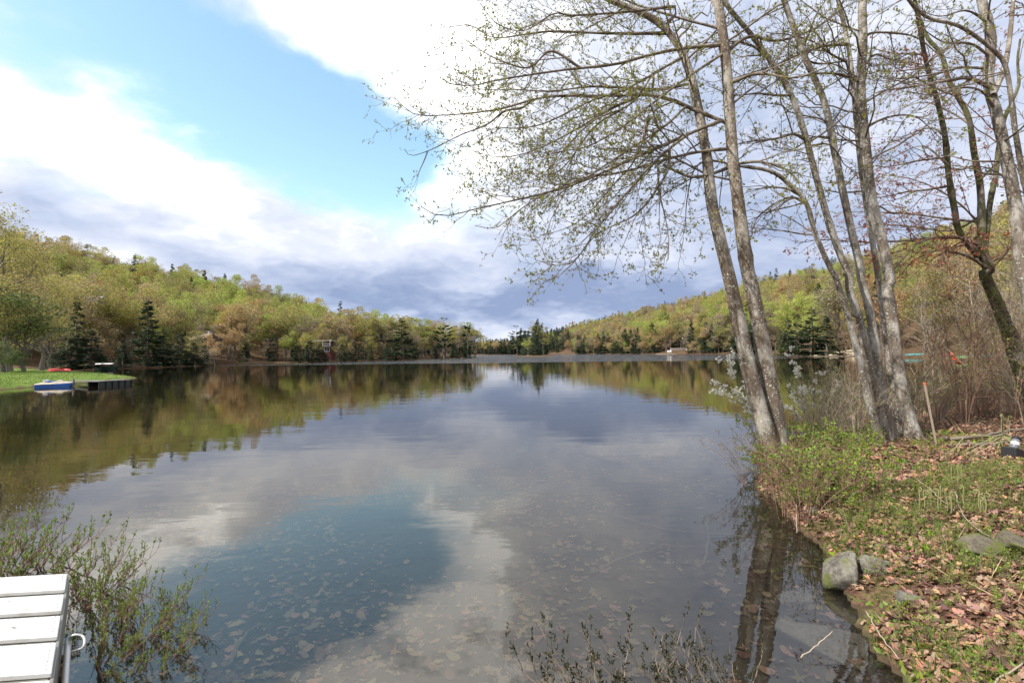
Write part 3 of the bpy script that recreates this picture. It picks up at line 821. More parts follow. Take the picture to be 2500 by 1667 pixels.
def hillside(azr, rr, cell, rg, over=None):
    pts = []
    x0, x1 = rr[1] * math.sin(azr[0]), rr[1] * math.sin(azr[1])
    xs = np.arange(x0, x1, cell); ys = np.arange(20, rr[1], cell)
    X, Y = np.meshgrid(xs, ys)
    X = X + rg.uniform(-0.45, 0.45, X.shape) * cell; Y = Y + rg.uniform(-0.45, 0.45, Y.shape) * cell
    X, Y = X.ravel(), Y.ravel()
    az, r = np.arctan2(X, Y), np.hypot(X, Y)
    ok = (az > azr[0]) & (az < azr[1]) & (r > rr[0]) & (r < (rr[1] if over else np.minimum(rr[1], np.interp(az, h_az, h_dist) * 1.08)))
    X, Y = X[ok], Y[ok]
    s = shore(X, Y); d, i = seg_dist(X, Y, LAWN)
    ok = (s > 4) & ~i & (d > 4)
    return X[ok], Y[ok]
def gn_wood(name, X, Y, ids, scales, label):
    Z = ground_z(X, Y) - 0.15
    me = bpy.data.meshes.new(name)
    me.vertices.add(len(X)); me.vertices.foreach_set('co', np.stack([X, Y, Z], 1).astype(np.float32).ravel())
    for nm, ty, val in (('pick', 'INT', ids), ('size', 'FLOAT', scales), ('spin', 'FLOAT', rng.uniform(0, 6.28, len(X)))):
        a = me.attributes.new(nm, ty, 'POINT'); a.data.foreach_set('value', np.asarray(val, dtype=np.int32 if ty == 'INT' else np.float32))
    tint = np.array([TONE[ORDER[i][2]] for i in ids]) * rng.uniform(0.82, 1.18, (len(ids), 1)) * rng.uniform(0.94, 1.06, (len(ids), 3))
    a = me.attributes.new('tint', 'FLOAT_VECTOR', 'POINT'); a.data.foreach_set('vector', tint.astype(np.float32).ravel())
    o = link(name, me)
    g = bpy.data.node_groups.new(name, 'GeometryNodeTree')
    g.interface.new_socket('Geometry', in_out='INPUT', socket_type='NodeSocketGeometry')
    g.interface.new_socket('Geometry', in_out='OUTPUT', socket_type='NodeSocketGeometry')
    nd = g.nodes; gi = nd.new('NodeGroupInput'); go = nd.new('NodeGroupOutput')
    ci = nd.new('GeometryNodeCollectionInfo'); ci.inputs[0].default_value = COLL
    ci.inputs['Separate Children'].default_value = True; ci.inputs['Reset Children'].default_value = True
    io = nd.new('GeometryNodeInstanceOnPoints'); io.inputs['Pick Instance'].default_value = True
    def attr(n, ty):
        a = nd.new('GeometryNodeInputNamedAttribute'); a.data_type = ty; a.inputs['Name'].default_value = n
        return a.outputs['Attribute']
    cx = nd.new('ShaderNodeCombineXYZ'); L = g.links.new
    L(gi.outputs[0], io.inputs['Points']); L(ci.outputs[0], io.inputs['Instance'])
    L(attr('pick', 'INT'), io.inputs['Instance Index']); L(attr('size', 'FLOAT'), io.inputs['Scale'])
    L(attr('spin', 'FLOAT'), cx.inputs[2]); L(cx.outputs[0], io.inputs['Rotation'])
    L(io.outputs[0], go.inputs[0])
    md = o.modifiers.new('wood', 'NODES'); md.node_group = g
    tag(o, label, 'forest', None, 'stuff')
    return o
def choose(X, Y, rg, pcon, pround=0.25, brown=None):
    n = len(X)
    patch = fbm(X * 0.018, Y * 0.018, 21, 3)
    u = rg.random(n)
    ids = np.empty(n, int)
    pc = pcon * np.clip((patch - 0.35) * 5, 0.1, 2.2)
    con = u < pc
    rnd = ~con & (u < pc + pround)
    br = ~con & ~rnd
    # tone follows broad patches of the wood
    tone = np.clip((fbm(X * 0.03 + 40, Y * 0.03, 31, 3) - 0.5) * 2.6 + 0.5 + rg.normal(0, 0.22, n), 0, 0.999)
    seq = np.array([3, 0, 0, 1, 1, 4, 2, 5])          # lime, yellow-green, olive, tawny, orange-brown, grey-brown
    ti = seq[(tone * 8).astype(int)]
    ids[br] = rg.integers(0, 6, br.sum()) * 6 + ti[br]
    rmap = np.array([0, 1, 2, 3, 2, 1])
    ids[rnd] = NB + rg.integers(0, 3, rnd.sum()) * 4 + rmap[ti[rnd]]
    ids[con] = NR + rg.integers(0, NS - NR, con.sum())
    bare_ = br & (rg.random(n) < 0.2)
    ids[bare_] = NS + rg.integers(0, NT_ - NS, bare_.sum())
    sc = np.where(con, rg.uniform(0.65, 1.2, n), np.clip(rg.normal(1.1, 0.24, n), 0.55, 1.6))
    return ids, sc
def keep_open(X, Y):
    return np.array([not in_gap(a, b, 2.0) for a, b in zip(X, Y)], bool)
rgw = np.random.default_rng(5)
X, Y = hillside((-0.95, -0.055), (112, 420), 6.3, rgw)
k = np.array([free(a, b, 3.0) and not in_gap(a, b, 2.0) for a, b in zip(X, Y)], bool)
X, Y = X[k], Y[k]
order = np.argsort(np.hypot(X, Y)); X, Y = X[order], Y[order]
ids, sc = choose(X, Y, rgw, 0.035, 0.22)
n_one = 110
first = sorted(zip(X[:n_one], Y[:n_one], ids[:n_one], sc[:n_one]), key=lambda q: q[0] / q[1])
cnt = {}
for x, y, i, s in first:
    kind, v, tone = ORDER[i]
    if kind == 'spruce': nm, what = 'spruce_tree', 'dark spruce'
    else: nm, what = 'wood_tree', ('rounded %s tree' if kind == 'round' else '%s tree') % tone
    cnt[what] = cnt.get(what, 0) + 1
    o = bpy.data.objects.new(nm, MERGED[(kind, v)]); COL.objects.link(o)
    o.location = (x, y, gz(x, y) - 0.15); o.scale = (s,) * 3; o.rotation_euler = (0, 0, rng.uniform(0, 6.28)); o['tint'] = [float(v_) for v_ in TONE[tone]]
    tag(o, '%s below the left hill, %s of its kind from the left' % (what, ordinal(cnt[what] - 1)), 'tree', what + 's at the foot of the left hill')
X, Y, ids, sc = X[n_one:], Y[n_one:], ids[n_one:], sc[n_one:]
ids = np.where((np.hypot(X, Y) > 290) & (rgw.random(len(X)) < 0.10), NR + rgw.integers(0, NS - NR, len(X)), ids)
gn_wood('forest', X, Y, ids, sc, 'mixed spring wood covering the upper left hillside')
X, Y = hillside((-0.06, 1.0), (45, 1050), 8.2, rgw)
rr_ = np.hypot(X, Y)
k = keep_open(X, Y) & ((rr_ > 165) | (rgw.random(len(X)) < 0.8)) & (rr_ > 60)
X, Y, rr_ = X[k], Y[k], rr_[k]
ids, sc = choose(X, Y, rgw, 0.12, 0.25)
crest = (rr_ > np.interp(np.arctan2(X, Y), h_az, h_dist) * 0.86) & (rgw.random(len(X)) < 0.2)
far_bay = (np.arctan2(X, Y) < 0.12) & (rgw.random(len(X)) < 0.75)
ids = np.where(crest | far_bay, NR + rgw.integers(0, NS - NR, len(X)), ids)
X3, Y3 = hillside((-0.30, 0.02), (430, 900), 9.0, rgw, True)
k3 = rgw.random(len(X3)) < 0.9; X3, Y3 = X3[k3], Y3[k3]
i3 = np.where(rgw.random(len(X3)) < 0.6, NR + rgw.integers(0, NS - NR, len(X3)), rgw.integers(0, NB, len(X3)))
X, Y, ids, sc = np.concatenate([X, X3]), np.concatenate([Y, Y3]), np.concatenate([ids, i3]), np.concatenate([sc, rgw.uniform(0.9, 1.2, len(X3))])
X2, Y2 = hillside((0.55, 1.0), (50, 260), 5.2, rgw)
i2, s2 = choose(X2, Y2, rgw, 0.08, 0.3)
X, Y, ids, sc = np.concatenate([X, X2]), np.concatenate([Y, Y2]), np.concatenate([ids, i2]), np.concatenate([sc, s2 * 0.7])
gn_wood('forest', X, Y, ids, sc * 1.22, 'mixed spring wood covering the right hillside and the head of the lake')
# ------------------------------------------------------------------ the near trees, traced as centre lines in space
def c7(x, y): return (900 + x * 0.4464, y * 0.4464)
def c8(x, y): return (1700 + x * 0.4464, y * 0.4464)
def c4(x, y): return (1600 + x * 0.3827, 600 + y * 0.3827)
def line3(pp, d0, d1):
    """photo points with the distance running from d0 to d1 along the line"""
    q = np.array(pp, float)
    s = np.concatenate([[0], np.cumsum(np.linalg.norm(np.diff(q, axis=0), axis=1))]); s /= s[-1]
    return np.array([at(x, y, d0 + (d1 - d0) * u) for (x, y), u in zip(q, s)])
def extend(P, length, drift=(0.0, 0.0, 1.0), k=3, taper=0.5):
    """carry a stem on above the frame"""
    d = norm(P[-1] - P[-2]); step = length / k; out_ = [P]
    p = P[-1]
    for i in range(k):
        d = norm(d * 0.8 + np.array(drift) * 0.25 + rng.normal(0, 0.08, 3)); p = p + d * step; out_.append(p[None])
    return np.vstack(out_)
def trunk_mesh(P, r0, r1, K=70, sides=18, flare=0.85, flare_h=0.24, seed=0, knots=5, root=True, rough=0.085):
    P = resample(P, K)
    s = np.concatenate([[0], np.cumsum(np.linalg.norm(np.diff(P, axis=0), axis=1))]); L = s[-1]
    r = r0 + (r1 - r0) * (s / L) ** 0.9
    if root: r = r * (1 + flare * np.exp(-s / flare_h))
    rg = np.random.default_rng(seed)
    for _ in range(knots):
        c = rg.uniform(0.08, 0.8) * L
        r = r * (1 + rg.uniform(0.06, 0.16) * np.exp(-((s - c) / 0.09) ** 2))
    V, F = tubes(P, r, sides)
    V = V.reshape(K, sides, 3)
    a = np.arange(sides) / sides * 6.28
    n = fbm(np.cos(a)[None] * 1.5 + 7 + seed, np.sin(a)[None] * 1.5 + s[:, None] * 2.5, seed, 3) + 0.5 * (vnoise(a[None] * 3 + seed * 5, s[:, None] * 9, seed + 4) - 0.5)
    low = np.exp(-s / 0.3)[:, None] * 0.32 * np.cos(a * 4 + seed + np.sin(a * 2))[None] if root else 0
    V = P[:, None] + (V - P[:, None]) * (1 + rough * 2.2 * (n - 0.5) + low)[..., None]
    return V.reshape(-1, 3), F, P, r
def grown_tree(name, label, stems, limbs, bark, leafm, dens=1.0, leafs=1.0, group=None, leaf_size=0.042, twigm='twig', extra_leaf=None, droop=0.0, l2=1.0):
    """stems: (points, r0, r1, root) - the first foot gives the tree's place; limbs: (points, r0)"""
    foot = np.array(stems[0][0][0])
    root = empty(name, foot)
    tag(root, label, 'tree', group)
    SP, SR = [], []
    for i, (pts, r0, r1, rt) in enumerate(stems):
        V, F, P, r = trunk_mesh(pts, r0, r1, seed=len(bpy.data.objects) % 97 + i, root=rt)
        link('trunk' if rt else 'limb', mesh_of('trunk', V - foot, F, True), root, MAT[bark])
        SP.append(resample(P, 14)); SR.append(np.interp(np.linspace(0, 1, 14), np.linspace(0, 1, len(r)), r))
    LP, LR = [], []
    known = [np.concatenate([resample(p, 90) for p in SP])]
    eye = np.array([0, 0, EYE])
    def pix(P):
        v = (P - eye) @ CR
        return np.stack([CX + FPX * v[:, 0] / -v[:, 2], CY - FPX * v[:, 1] / -v[:, 2]], 1)
    for pts, r0 in limbs:
        # each limb springs from the stem or limb it meets in the view, at that one's own distance
        pts = np.array(pts, float)
        allk = np.concatenate(known)
        dd = np.linalg.norm(pix(allk) - pix(pts[:1]), axis=1) + 14 * np.abs(allk[:, 1] - pts[0, 1])
        near_ = allk[dd.argmin()]
        u = np.linspace(0, 1, len(pts))
        nd_ = pts[:, 1] + (near_[1] - pts[0, 1]) * (1 - u)
        pts = eye + (pts - eye) * (nd_ / pts[:, 1])[:, None]
        pts = np.vstack([near_[None], pts[1:]]) if np.linalg.norm(pix(near_[None])[0] - pix(pts[:1])[0]) < 30 else np.vstack([near_[None], pts])
        known.append(resample(pts, 40))
        P = resample(pts, 14)
        P[1:-1] += rng.normal(0, 0.012, (12, 3))
        r = r0 * (1 - 0.82 * np.linspace(0, 1, 14) ** 0.8)
        V, F = tubes(resample(pts, 26), np.interp(np.linspace(0, 1, 26), np.linspace(0, 1, 14), r) * (1 + 0.10 * rng.normal(0, 1, 26)), 8)
        link('limb', mesh_of('limb', V - foot, F, True), root, MAT['limb'])
        LP.append(P); LR.append(r)
    LP, LR = np.array(LP), np.array(LR)
    SP, SR = np.array(SP), np.array(SR)
    tot = lens(LP).sum()
    # boughs off the limbs and off the upper stems, then twigs, then leaf tufts
    B1, Q1 = spawn(LP, LR, int(tot * 3.2 * dens * l2), 0.12, 0.97, (25, 55), (0.5, 1.7), 7, (-0.25 - droop, 0.22), 0.035, 0.45, 0.55, 0.006, 0.55)
    B2, Q2 = spawn(SP, np.minimum(SR, 0.05), int(lens(SP).sum() * 1.0 * dens), 0.42, 1.0, (45, 80), (0.7, 2.2), 7, (-0.1 - droop, 0.35), 0.04, 0.2, 0.4, 0.007, 0.3)
    B, Q = np.concatenate([B1, B2]), np.concatenate([Q1, Q2])
    allP, allR = np.concatenate([B, np.stack([resample(p, 7) for p in LP])]), np.concatenate([Q, LR[:, ::2]])
    T1, U1 = spawn(allP, allR, int(lens(allP).sum() * 4.2 * dens), 0.15, 1.0, (25, 60), (0.18, 0.62), 5, (-0.25, 0.3), 0.07, 0.3, 0.5, 0.0035, 0.35)
    T2, U2 = spawn(T1, U1, int(lens(T1).sum() * 3.5 * dens), 0.3, 1.0, (25, 60), (0.08, 0.24), 4, (-0.2, 0.3), 0.08, 0.2, 0.6, 0.0028, 0.2)
    V, F = join_parts([tubes(B, Q, 4), tubes(T1, U1, 3), tubes(T2, U2, 3)])
    tag(link('twigs', mesh_of('twigs', V - foot, F, True), root, MAT[twigm]), kind='stuff')
    # leaf tufts at twig ends and joints
    ends = np.concatenate([T1[:, -1], T2[:, -1], T2[:, 2], T1[:, 3], B[:, -1]])
    n = int(len(ends) * 0.62 * leafs)
    ends = ends[rng.choice(len(ends), n, replace=False)] if n <= len(ends) else ends
    per = 4
    pos = np.repeat(ends, per, 0) + rng.normal(0, 0.006, (len(ends) * per, 3))
    d = randdir(len(pos), 0.15)
    V, F = leaf_quads(pos, d, rng.uniform(0.55, 1.25, len(pos)) * leaf_size, 0.6, 0.12)
    link('crown', mesh_of('crown', V - foot, F), root, MAT[leafm])
    return root

# ---- twin-stemmed maple leaning over the water
DA = 7.45
stemL = line3([(1898, 1150), (1868, 1050), (1838, 940), (1806, 800), (1783, 690), (1752, 560), (1738, 500), (1722, 360), (1692, 210), (1660, 120), (1600, 50), (1500, 5)], DA, DA + 0.7)
stemR = line3([(1912, 1140), (1893, 1020), (1872, 900), (1848, 770), (1822, 640), (1806, 520), (1790, 400), (1782, 280), (1770, 130), (1752, 0), (1738, -90)], DA + 0.12, DA + 0.5)
stemL[0, 2] = gz(*stemL[0, :2]) - 0.15; stemR[0, 2] = gz(*stemR[0, :2]) - 0.15
stemL = extend(stemL, 2.2, (-0.8, 0, 0.5)); stemR = extend(stemR, 3.6)
def L7(d1, r0, *pts, d0=DA + 0.4):
    return (line3([c7(*p) for p in pts], d0, d1), r0 * 0.6)
limbsA = [
    L7(DA + 1.2, 0.062, (1945, 690), (1800, 610), (1650, 545), (1500, 520), (1300, 527), (1050, 525), (900, 545), (750, 590), (600, 615), (420, 630), (250, 625), (140, 535)),
    L7(DA - 0.6, 0.055, (1945, 682), (1800, 712), (1600, 800), (1400, 890), (1150, 1000), (950, 1060), (800, 1095), (600, 1140), (400, 1182), (285, 1130)),
    L7(DA + 0.2, 0.05, (1945, 808), (1800, 832), (1600, 880), (1400, 940), (1200, 972), (1000, 1045), (850, 1130), (700, 1245), (590, 1235)),
    L7(DA - 1.2, 0.04, (1745, 590), (1620, 690), (1450, 800), (1300, 900), (1150, 990), (1000, 1010), (860, 930), (780, 960)),
    L7(DA - 1.0, 0.042, (1760, 735), (1650, 810), (1550, 900), (1400, 1070), (1250, 1250), (1150, 1400), (1050, 1500), (950, 1548)),
    L7(DA - 0.3, 0.036, (1650, 830), (1640, 920), (1560, 1060), (1450, 1180), (1250, 1280), (1120, 1430), (1000, 1450), (945, 1430)),
    L7(DA + 0.8, 0.04, (1480, 512), (1300, 610), (1150, 700), (1000, 780), (850, 842), (700, 858), (560, 820), (550, 790)),
    L7(DA + 1.4, 0.045, (1735, 450), (1600, 490), (1400, 480), (1200, 475), (1000, 500), (800, 490), (600, 487), (470, 430)),
    L7(DA - 0.9, 0.055, (1905, 238), (1700, 268), (1500, 312), (1350, 352), (1100, 380), (950, 400), (700, 440), (560, 470), (400, 450), (405, 430)),
    L7(DA + 1.0, 0.05, (1600, 205), (1400, 185), (1200, 180), (1000, 172), (850, 190), (680, 207), (560, 140), (450, 148)),
    L7(DA - 0.5, 0.045, (1690, 42), (1500, 58), (1300, 75), (1100, 86), (1010, 75), (850, 170), (700, 130), (610, 20)),
    L7(DA + 0.6, 0.04, (900, 560), (840, 590), (740, 610), (650, 680), (500, 740), (350, 815), (235, 852), (195, 815)),
    L7(DA - 0.7, 0.035, (1560, 400), (1480, 520), (1400, 590), (1250, 650), (1120, 760), (1000, 905), (900, 1000), (770, 960)),
    L7(DA - 1.4, 0.042, (1720, 330), (1600, 380), (1480, 450), (1380, 500), (1200, 560), (1000, 660), (860, 700), (700, 700), (640, 720)),
    L7(DA + 0.5, 0.035, (1540, 640), (1500, 770), (1440, 900), (1330, 1020), (1220, 1150), (1100, 1240), (940, 1290)),
    L7(DA - 0.2, 0.038, (1160, 360), (1000, 280), (880, 370), (740, 340), (620, 280), (520, 210)),
    L7(DA + 1.0, 0.036, (1380, 590), (1230, 700), (1080, 900), (980, 960), (880, 920), (790, 980)),
    L7(DA - 0.4, 0.034, (1600, 900), (1590, 1050), (1620, 1180), (1640, 1300), (1640, 1400)),
    L7(DA + 0.4, 0.03, (1940, 1000), (1830, 960), (1720, 1000), (1600, 1080), (1500, 1200), (1470, 1320)),
    L7(DA + 0.9, 0.034, (1950, 900), (1860, 880), (1780, 930), (1740, 1100), (1730, 1250), (1700, 1330)),
    L7(DA - 1.8, 0.04, (1905, 300), (1750, 420), (1560, 560), (1380, 700), (1200, 800), (1050, 830), (900, 870)),
    L7(DA + 1.6, 0.04, (1900, 150), (1700, 100), (1450, 20), (1250, -60), (1000, -90), (800, -60), (640, 10)),
    (line3([(1768, 120), (1830, 90), (1900, 100), (1990, 70), (2060, 20)], DA + 0.4, DA + 1.2), 0.035),
    (line3([(1790, 400), (1850, 395), (1910, 410), (1960, 450)], DA + 0.4, DA - 0.4), 0.03),
    (line3([(1783, 200), (1850, 180), (1940, 190), (2030, 160)], DA + 0.4, DA - 0.6), 0.034),
]
treeA = grown_tree('maple_tree', 'twin-stemmed grey maple leaning over the water, long budding limbs reaching left',
                   [(stemL, 0.135, 0.026, True), (stemR, 0.13, 0.045, True)], limbsA, 'bark_near', 'bud_leaf', 1.35, 1.2, leaf_size=0.034)

# ---- clump of five slim stems behind it
DB = 8.7
def stem(pp, d0, d1): return line3(pp, d0, d1)
bS = [
    (stem([c4(1440, 1225), c4(1350, 950), c4(1260, 560), c4(1150, 200), c8(740, 1480), c8(650, 1280), c8(600, 1110), c8(500, 1000), c8(400, 935), c8(220, 912), c8(60, 960)], DB - 0.3, DB - 0.8), 0.075, 0.02, True),
    (stem([c4(1485, 1215), c4(1390, 870), c4(1330, 600), c4(1290, 430), c4(1235, 270), c8(840, 1500), c8(790, 1400), c8(720, 1200), c8(650, 950), c8(590, 720), c8(500, 480), c8(330, 230), c8(160, 20)], DB - 0.1, DB - 0.4), 0.088, 0.03, True),
    (stem([c4(1515, 1205), c4(1425, 800), c4(1370, 430), c4(1310, 200), c8(900, 1480), c8(830, 1180), c8(770, 900), c8(700, 560), c8(600, 330), c8(540, 170), c8(480, 0)], DB, DB + 0.2), 0.092, 0.04, True),
    (stem([c4(1560, 1180), c4(1500, 800), c4(1470, 560), c4(1430, 250), c8(1000, 1540), c8(960, 1300), c8(910, 1000), c8(885, 780), c8(860, 500), c8(830, 250), c8(775, 0)], DB + 0.6, DB + 1.0), 0.075, 0.03, True),
    (stem([c4(1655, 1215), c4(1565, 870), c4(1520, 560), c4(1480, 250), c8(1060, 1540), c8(1010, 1300), c8(960, 1100), c8(930, 850), c8(910, 640), c8(900, 450), c8(912, 200), c8(910, 0)], DB, DB + 0.3), 0.125, 0.055, True),
]
bStems = []
for i, (P, a, b_, rt) in enumerate(bS):
    P[0, 2] = gz(*P[0, :2]) - 0.12
    bStems.append((extend(P, (0.8, 2.0, 2.8, 2.5, 3.2)[i]), a * 0.82, b_, rt))
def L8(d1, r0, *pts, d0=DB):
    return (line3([c8(*p) for p in pts], d0, d1), r0 * 0.68)
limbsB = [
    L8(DB - 0.8, 0.05, (855, 240), (700, 255), (560, 300), (420, 362), (300, 400), (200, 430)),
    L8(DB + 0.8, 0.04, (870, 235), (950, 185), (1050, 180), (1200, 205), (1330, 300), (1420, 330)),
    L8(DB - 0.6, 0.045, (872, 465), (800, 412), (700, 402), (560, 420), (450, 440), (330, 520)),
    L8(DB - 1.0, 0.035, (522, 540), (430, 522), (330, 512), (210, 520), (60, 470)),
    L8(DB - 0.9, 0.04, (592, 752), (530, 735), (430, 760), (300, 775), (220, 795), (120, 900)),
    L8(DB - 0.3, 0.03, (722, 762), (640, 750), (560, 800), (480, 830), (380, 800)),
    L8(DB + 0.7, 0.042, (942, 690), (1000, 660), (1100, 632), (1200, 640), (1280, 702), (1350, 772)),
    L8(DB + 0.2, 0.03, (640, 800), (720, 790), (780, 850), (810, 900), (900, 960)),
    L8(DB - 0.5, 0.035, (600, 1110), (520, 1080), (420, 1120), (330, 1200), (300, 1300)),
    L8(DB - 0.6, 0.034, (580, 1070), (480, 1030), (360, 1030), (260, 1060)),
    L8(DB + 0.4, 0.03, (920, 1160), (1000, 1130), (1080, 1170), (1180, 1140)),
    L8(DB + 0.9, 0.036, (905, 360), (980, 300), (1080, 330), (1180, 290), (1290, 330)),
    L8(DB + 0.5, 0.036, (590, 330), (680, 350), (790, 340), (880, 330)),
    L8(DB - 1.2, 0.034, (820, 330), (740, 300), (640, 230), (500, 190), (380, 180)),
    L8(DB - 0.2, 0.034, (410, 340), (300, 250), (180, 230), (40, 280)),
]
treeB = grown_tree('maple_clump', 'clump of five slim pale leaning stems just behind the twin-stemmed maple', bStems, limbsB, 'bark_clump', 'bud_leaf', 1.3, 0.45, leaf_size=0.045)

# ---- mossy old tree at the right edge, with red seed clusters
DC = 10.6
cS0 = stem([(2545, 985), c4(2352, 850), c4(2285, 640), c4(2215, 450), c4(2165, 330), c4(2100, 180), c8(1600, 1480), c8(1570, 1390), c8(1545, 1290)], DC, DC - 0.2)
cS0[0, 2] = gz(*cS0[0, :2]) - 0.15
cStems = [
    (cS0, 0.15, 0.09, True),
    (extend(stem([c8(1560, 1330), c8(1555, 1050), c8(1522, 850), c8(1490, 650), c8(1430, 530), c8(1380, 440), c8(1340, 300), c8(1260, 200)], DC - 0.2, DC + 0.6), 2.0), 0.075, 0.025, False),
    (extend(stem([c8(1540, 1400), c8(1440, 1270), c8(1412, 1150), c8(1380, 950), c8(1360, 750), c8(1320, 560), c8(1280, 430), c8(1240, 260)], DC - 0.2, DC - 0.9), 2.0), 0.066, 0.025, False),
    (extend(stem([c8(1575, 1360), c8(1610, 1090), c8(1640, 950), c8(1650, 820), c8(1690, 640), c8(1760, 480)], DC - 0.2, DC + 0.4), 1.5), 0.06, 0.02, False),
]
limbsC = [
    L8(DC - 1.8, 0.06, (1545, 1340), (1430, 1298), (1300, 1300), (1200, 1340), (1120, 1430), (1060, 1500), d0=DC - 0.2),
    L8(DC + 0.8, 0.05, (1540, 1210), (1400, 1200), (1250, 1180), (1100, 1165), (950, 1160), (780, 1160), d0=DC - 0.2),
    L8(DC - 1.0, 0.045, (1440, 1300), (1250, 1305), (1100, 1320), (900, 1325), (700, 1310), (560, 1330), d0=DC - 0.2),
    L8(DC + 0.2, 0.04, (1395, 1020), (1250, 1040), (1150, 1050), (1000, 1080), (860, 1060), d0=DC - 0.5),
    L8(DC - 0.9, 0.036, (1375, 862), (1200, 882), (1050, 912), (940, 900), d0=DC - 0.6),
    L8(DC + 0.9, 0.036, (1362, 740), (1280, 700), (1150, 740), (1010, 790), d0=DC - 0.6),
    L8(DC + 1.0, 0.036, (1495, 690), (1400, 620), (1250, 560), (1100, 600), d0=DC),
    L8(DC - 0.6, 0.034, (1525, 900), (1440, 930), (1320, 920), (1180, 980), d0=DC),
    L8(DC - 0.6, 0.036, (1420, 540), (1300, 480), (1150, 400), (1000, 330), d0=DC),
    L8(DC - 1.5, 0.05, (1590, 1470), (1480, 1400), (1330, 1370), (1200, 1420), (1100, 1520), d0=DC - 0.1),
    L8(DC + 0.8, 0.04, (1620, 1440), (1700, 1380), (1750, 1250), (1790, 1200), d0=DC - 0.1),
    L8(DC + 1.6, 0.04, (1560, 1240), (1420, 1100), (1240, 1000), (1050, 960), (930, 1000), d0=DC - 0.1),
    L8(DC + 2.0, 0.04, (1560, 1180), (1400, 1260), (1180, 1240), (980, 1230), (760, 1270), (600, 1260), d0=DC - 0.1),
    L8(DC + 1.5, 0.036, (1380, 900), (1240, 800), (1100, 850), (980, 930), d0=DC - 0.1),
    L8(DC - 1.2, 0.036, (1545, 1000), (1640, 900), (1750, 860), d0=DC - 0.1),
]
treeC = grown_tree('mossy_maple', 'old mossy tree with forking trunk and red seed clusters, cut by the right edge', cStems, limbsC, 'bark_moss', 'red_leaf', 1.15, 0.7, leaf_size=0.045, twigm='twig_red')

# ---- pale trunk at the right edge, nearer than the mossy one
DD = 8.0
dS0 = extend(stem([(2585, 1060), (2540, 900), (2512, 720), c8(1785, 1500), c8(1765, 1250), c8(1722, 1000), c8(1682, 800), c8(1640, 620), c8(1598, 450), c8(1612, 250), c8(1592, 100), c8(1560, 0)], DD, DD + 0.5), 3.0)
dS0[0, 2] = gz(*dS0[0, :2]) - 0.15
dStems = [(dS0, 0.118, 0.05, True),
          (extend(stem([c8(1625, 520), c8(1690, 350), c8(1720, 150), c8(1732, 0)], DD + 0.3, DD + 0.8), 2.0), 0.045, 0.02, False),
          (extend(stem([(2590, 900), (2560, 700), c8(1830, 1150), c8(1785, 950), c8(1745, 720), c8(1700, 400), c8(1640, 290), c8(1450, 150), c8(1300, 110)], DD + 0.6, DD - 0.2), 0.8), 0.07, 0.02, True)]
dStems[2][0][0, 2] = gz(*dStems[2][0][0, :2]) - 0.15
limbsD = [
    L8(DD - 0.9, 0.055, (1605, 480), (1500, 430), (1400, 437), (1300, 455), (1150, 480), (1000, 502), (930, 545), d0=DD + 0.3),
    L8(DD + 0.9, 0.04, (1602, 390), (1450, 370), (1350, 395), (1150, 430), (1000, 420), d0=DD + 0.3),
    L8(DD - 0.5, 0.036, (1640, 600), (1560, 500), (1450, 480), (1300, 520), (1150, 500), d0=DD + 0.3),
    L8(DD + 0.6, 0.03, (1690, 1010), (1640, 940), (1540, 910), (1440, 920), d0=DD + 0.2),
    L8(DD - 0.6, 0.036, (1608, 300), (1500, 240), (1350, 230), (1200, 130), d0=DD + 0.3),
    L8(DD - 0.2, 0.03, (1600, 130), (1480, 60), (1330, 90), (1180, 40), d0=DD + 0.3),
    L8(DD - 0.8, 0.03, (1700, 780), (1780, 700), (1850, 600), d0=DD + 0.3),
]
treeD = grown_tree('pale_maple', 'pale smooth trunk at the right edge standing in front of the mossy tree', dStems, limbsD, 'bark_clump', 'bud_leaf', 1.1, 0.4, leaf_size=0.045)
for o_, nm in ((treeA, 'maple'),):
    pass
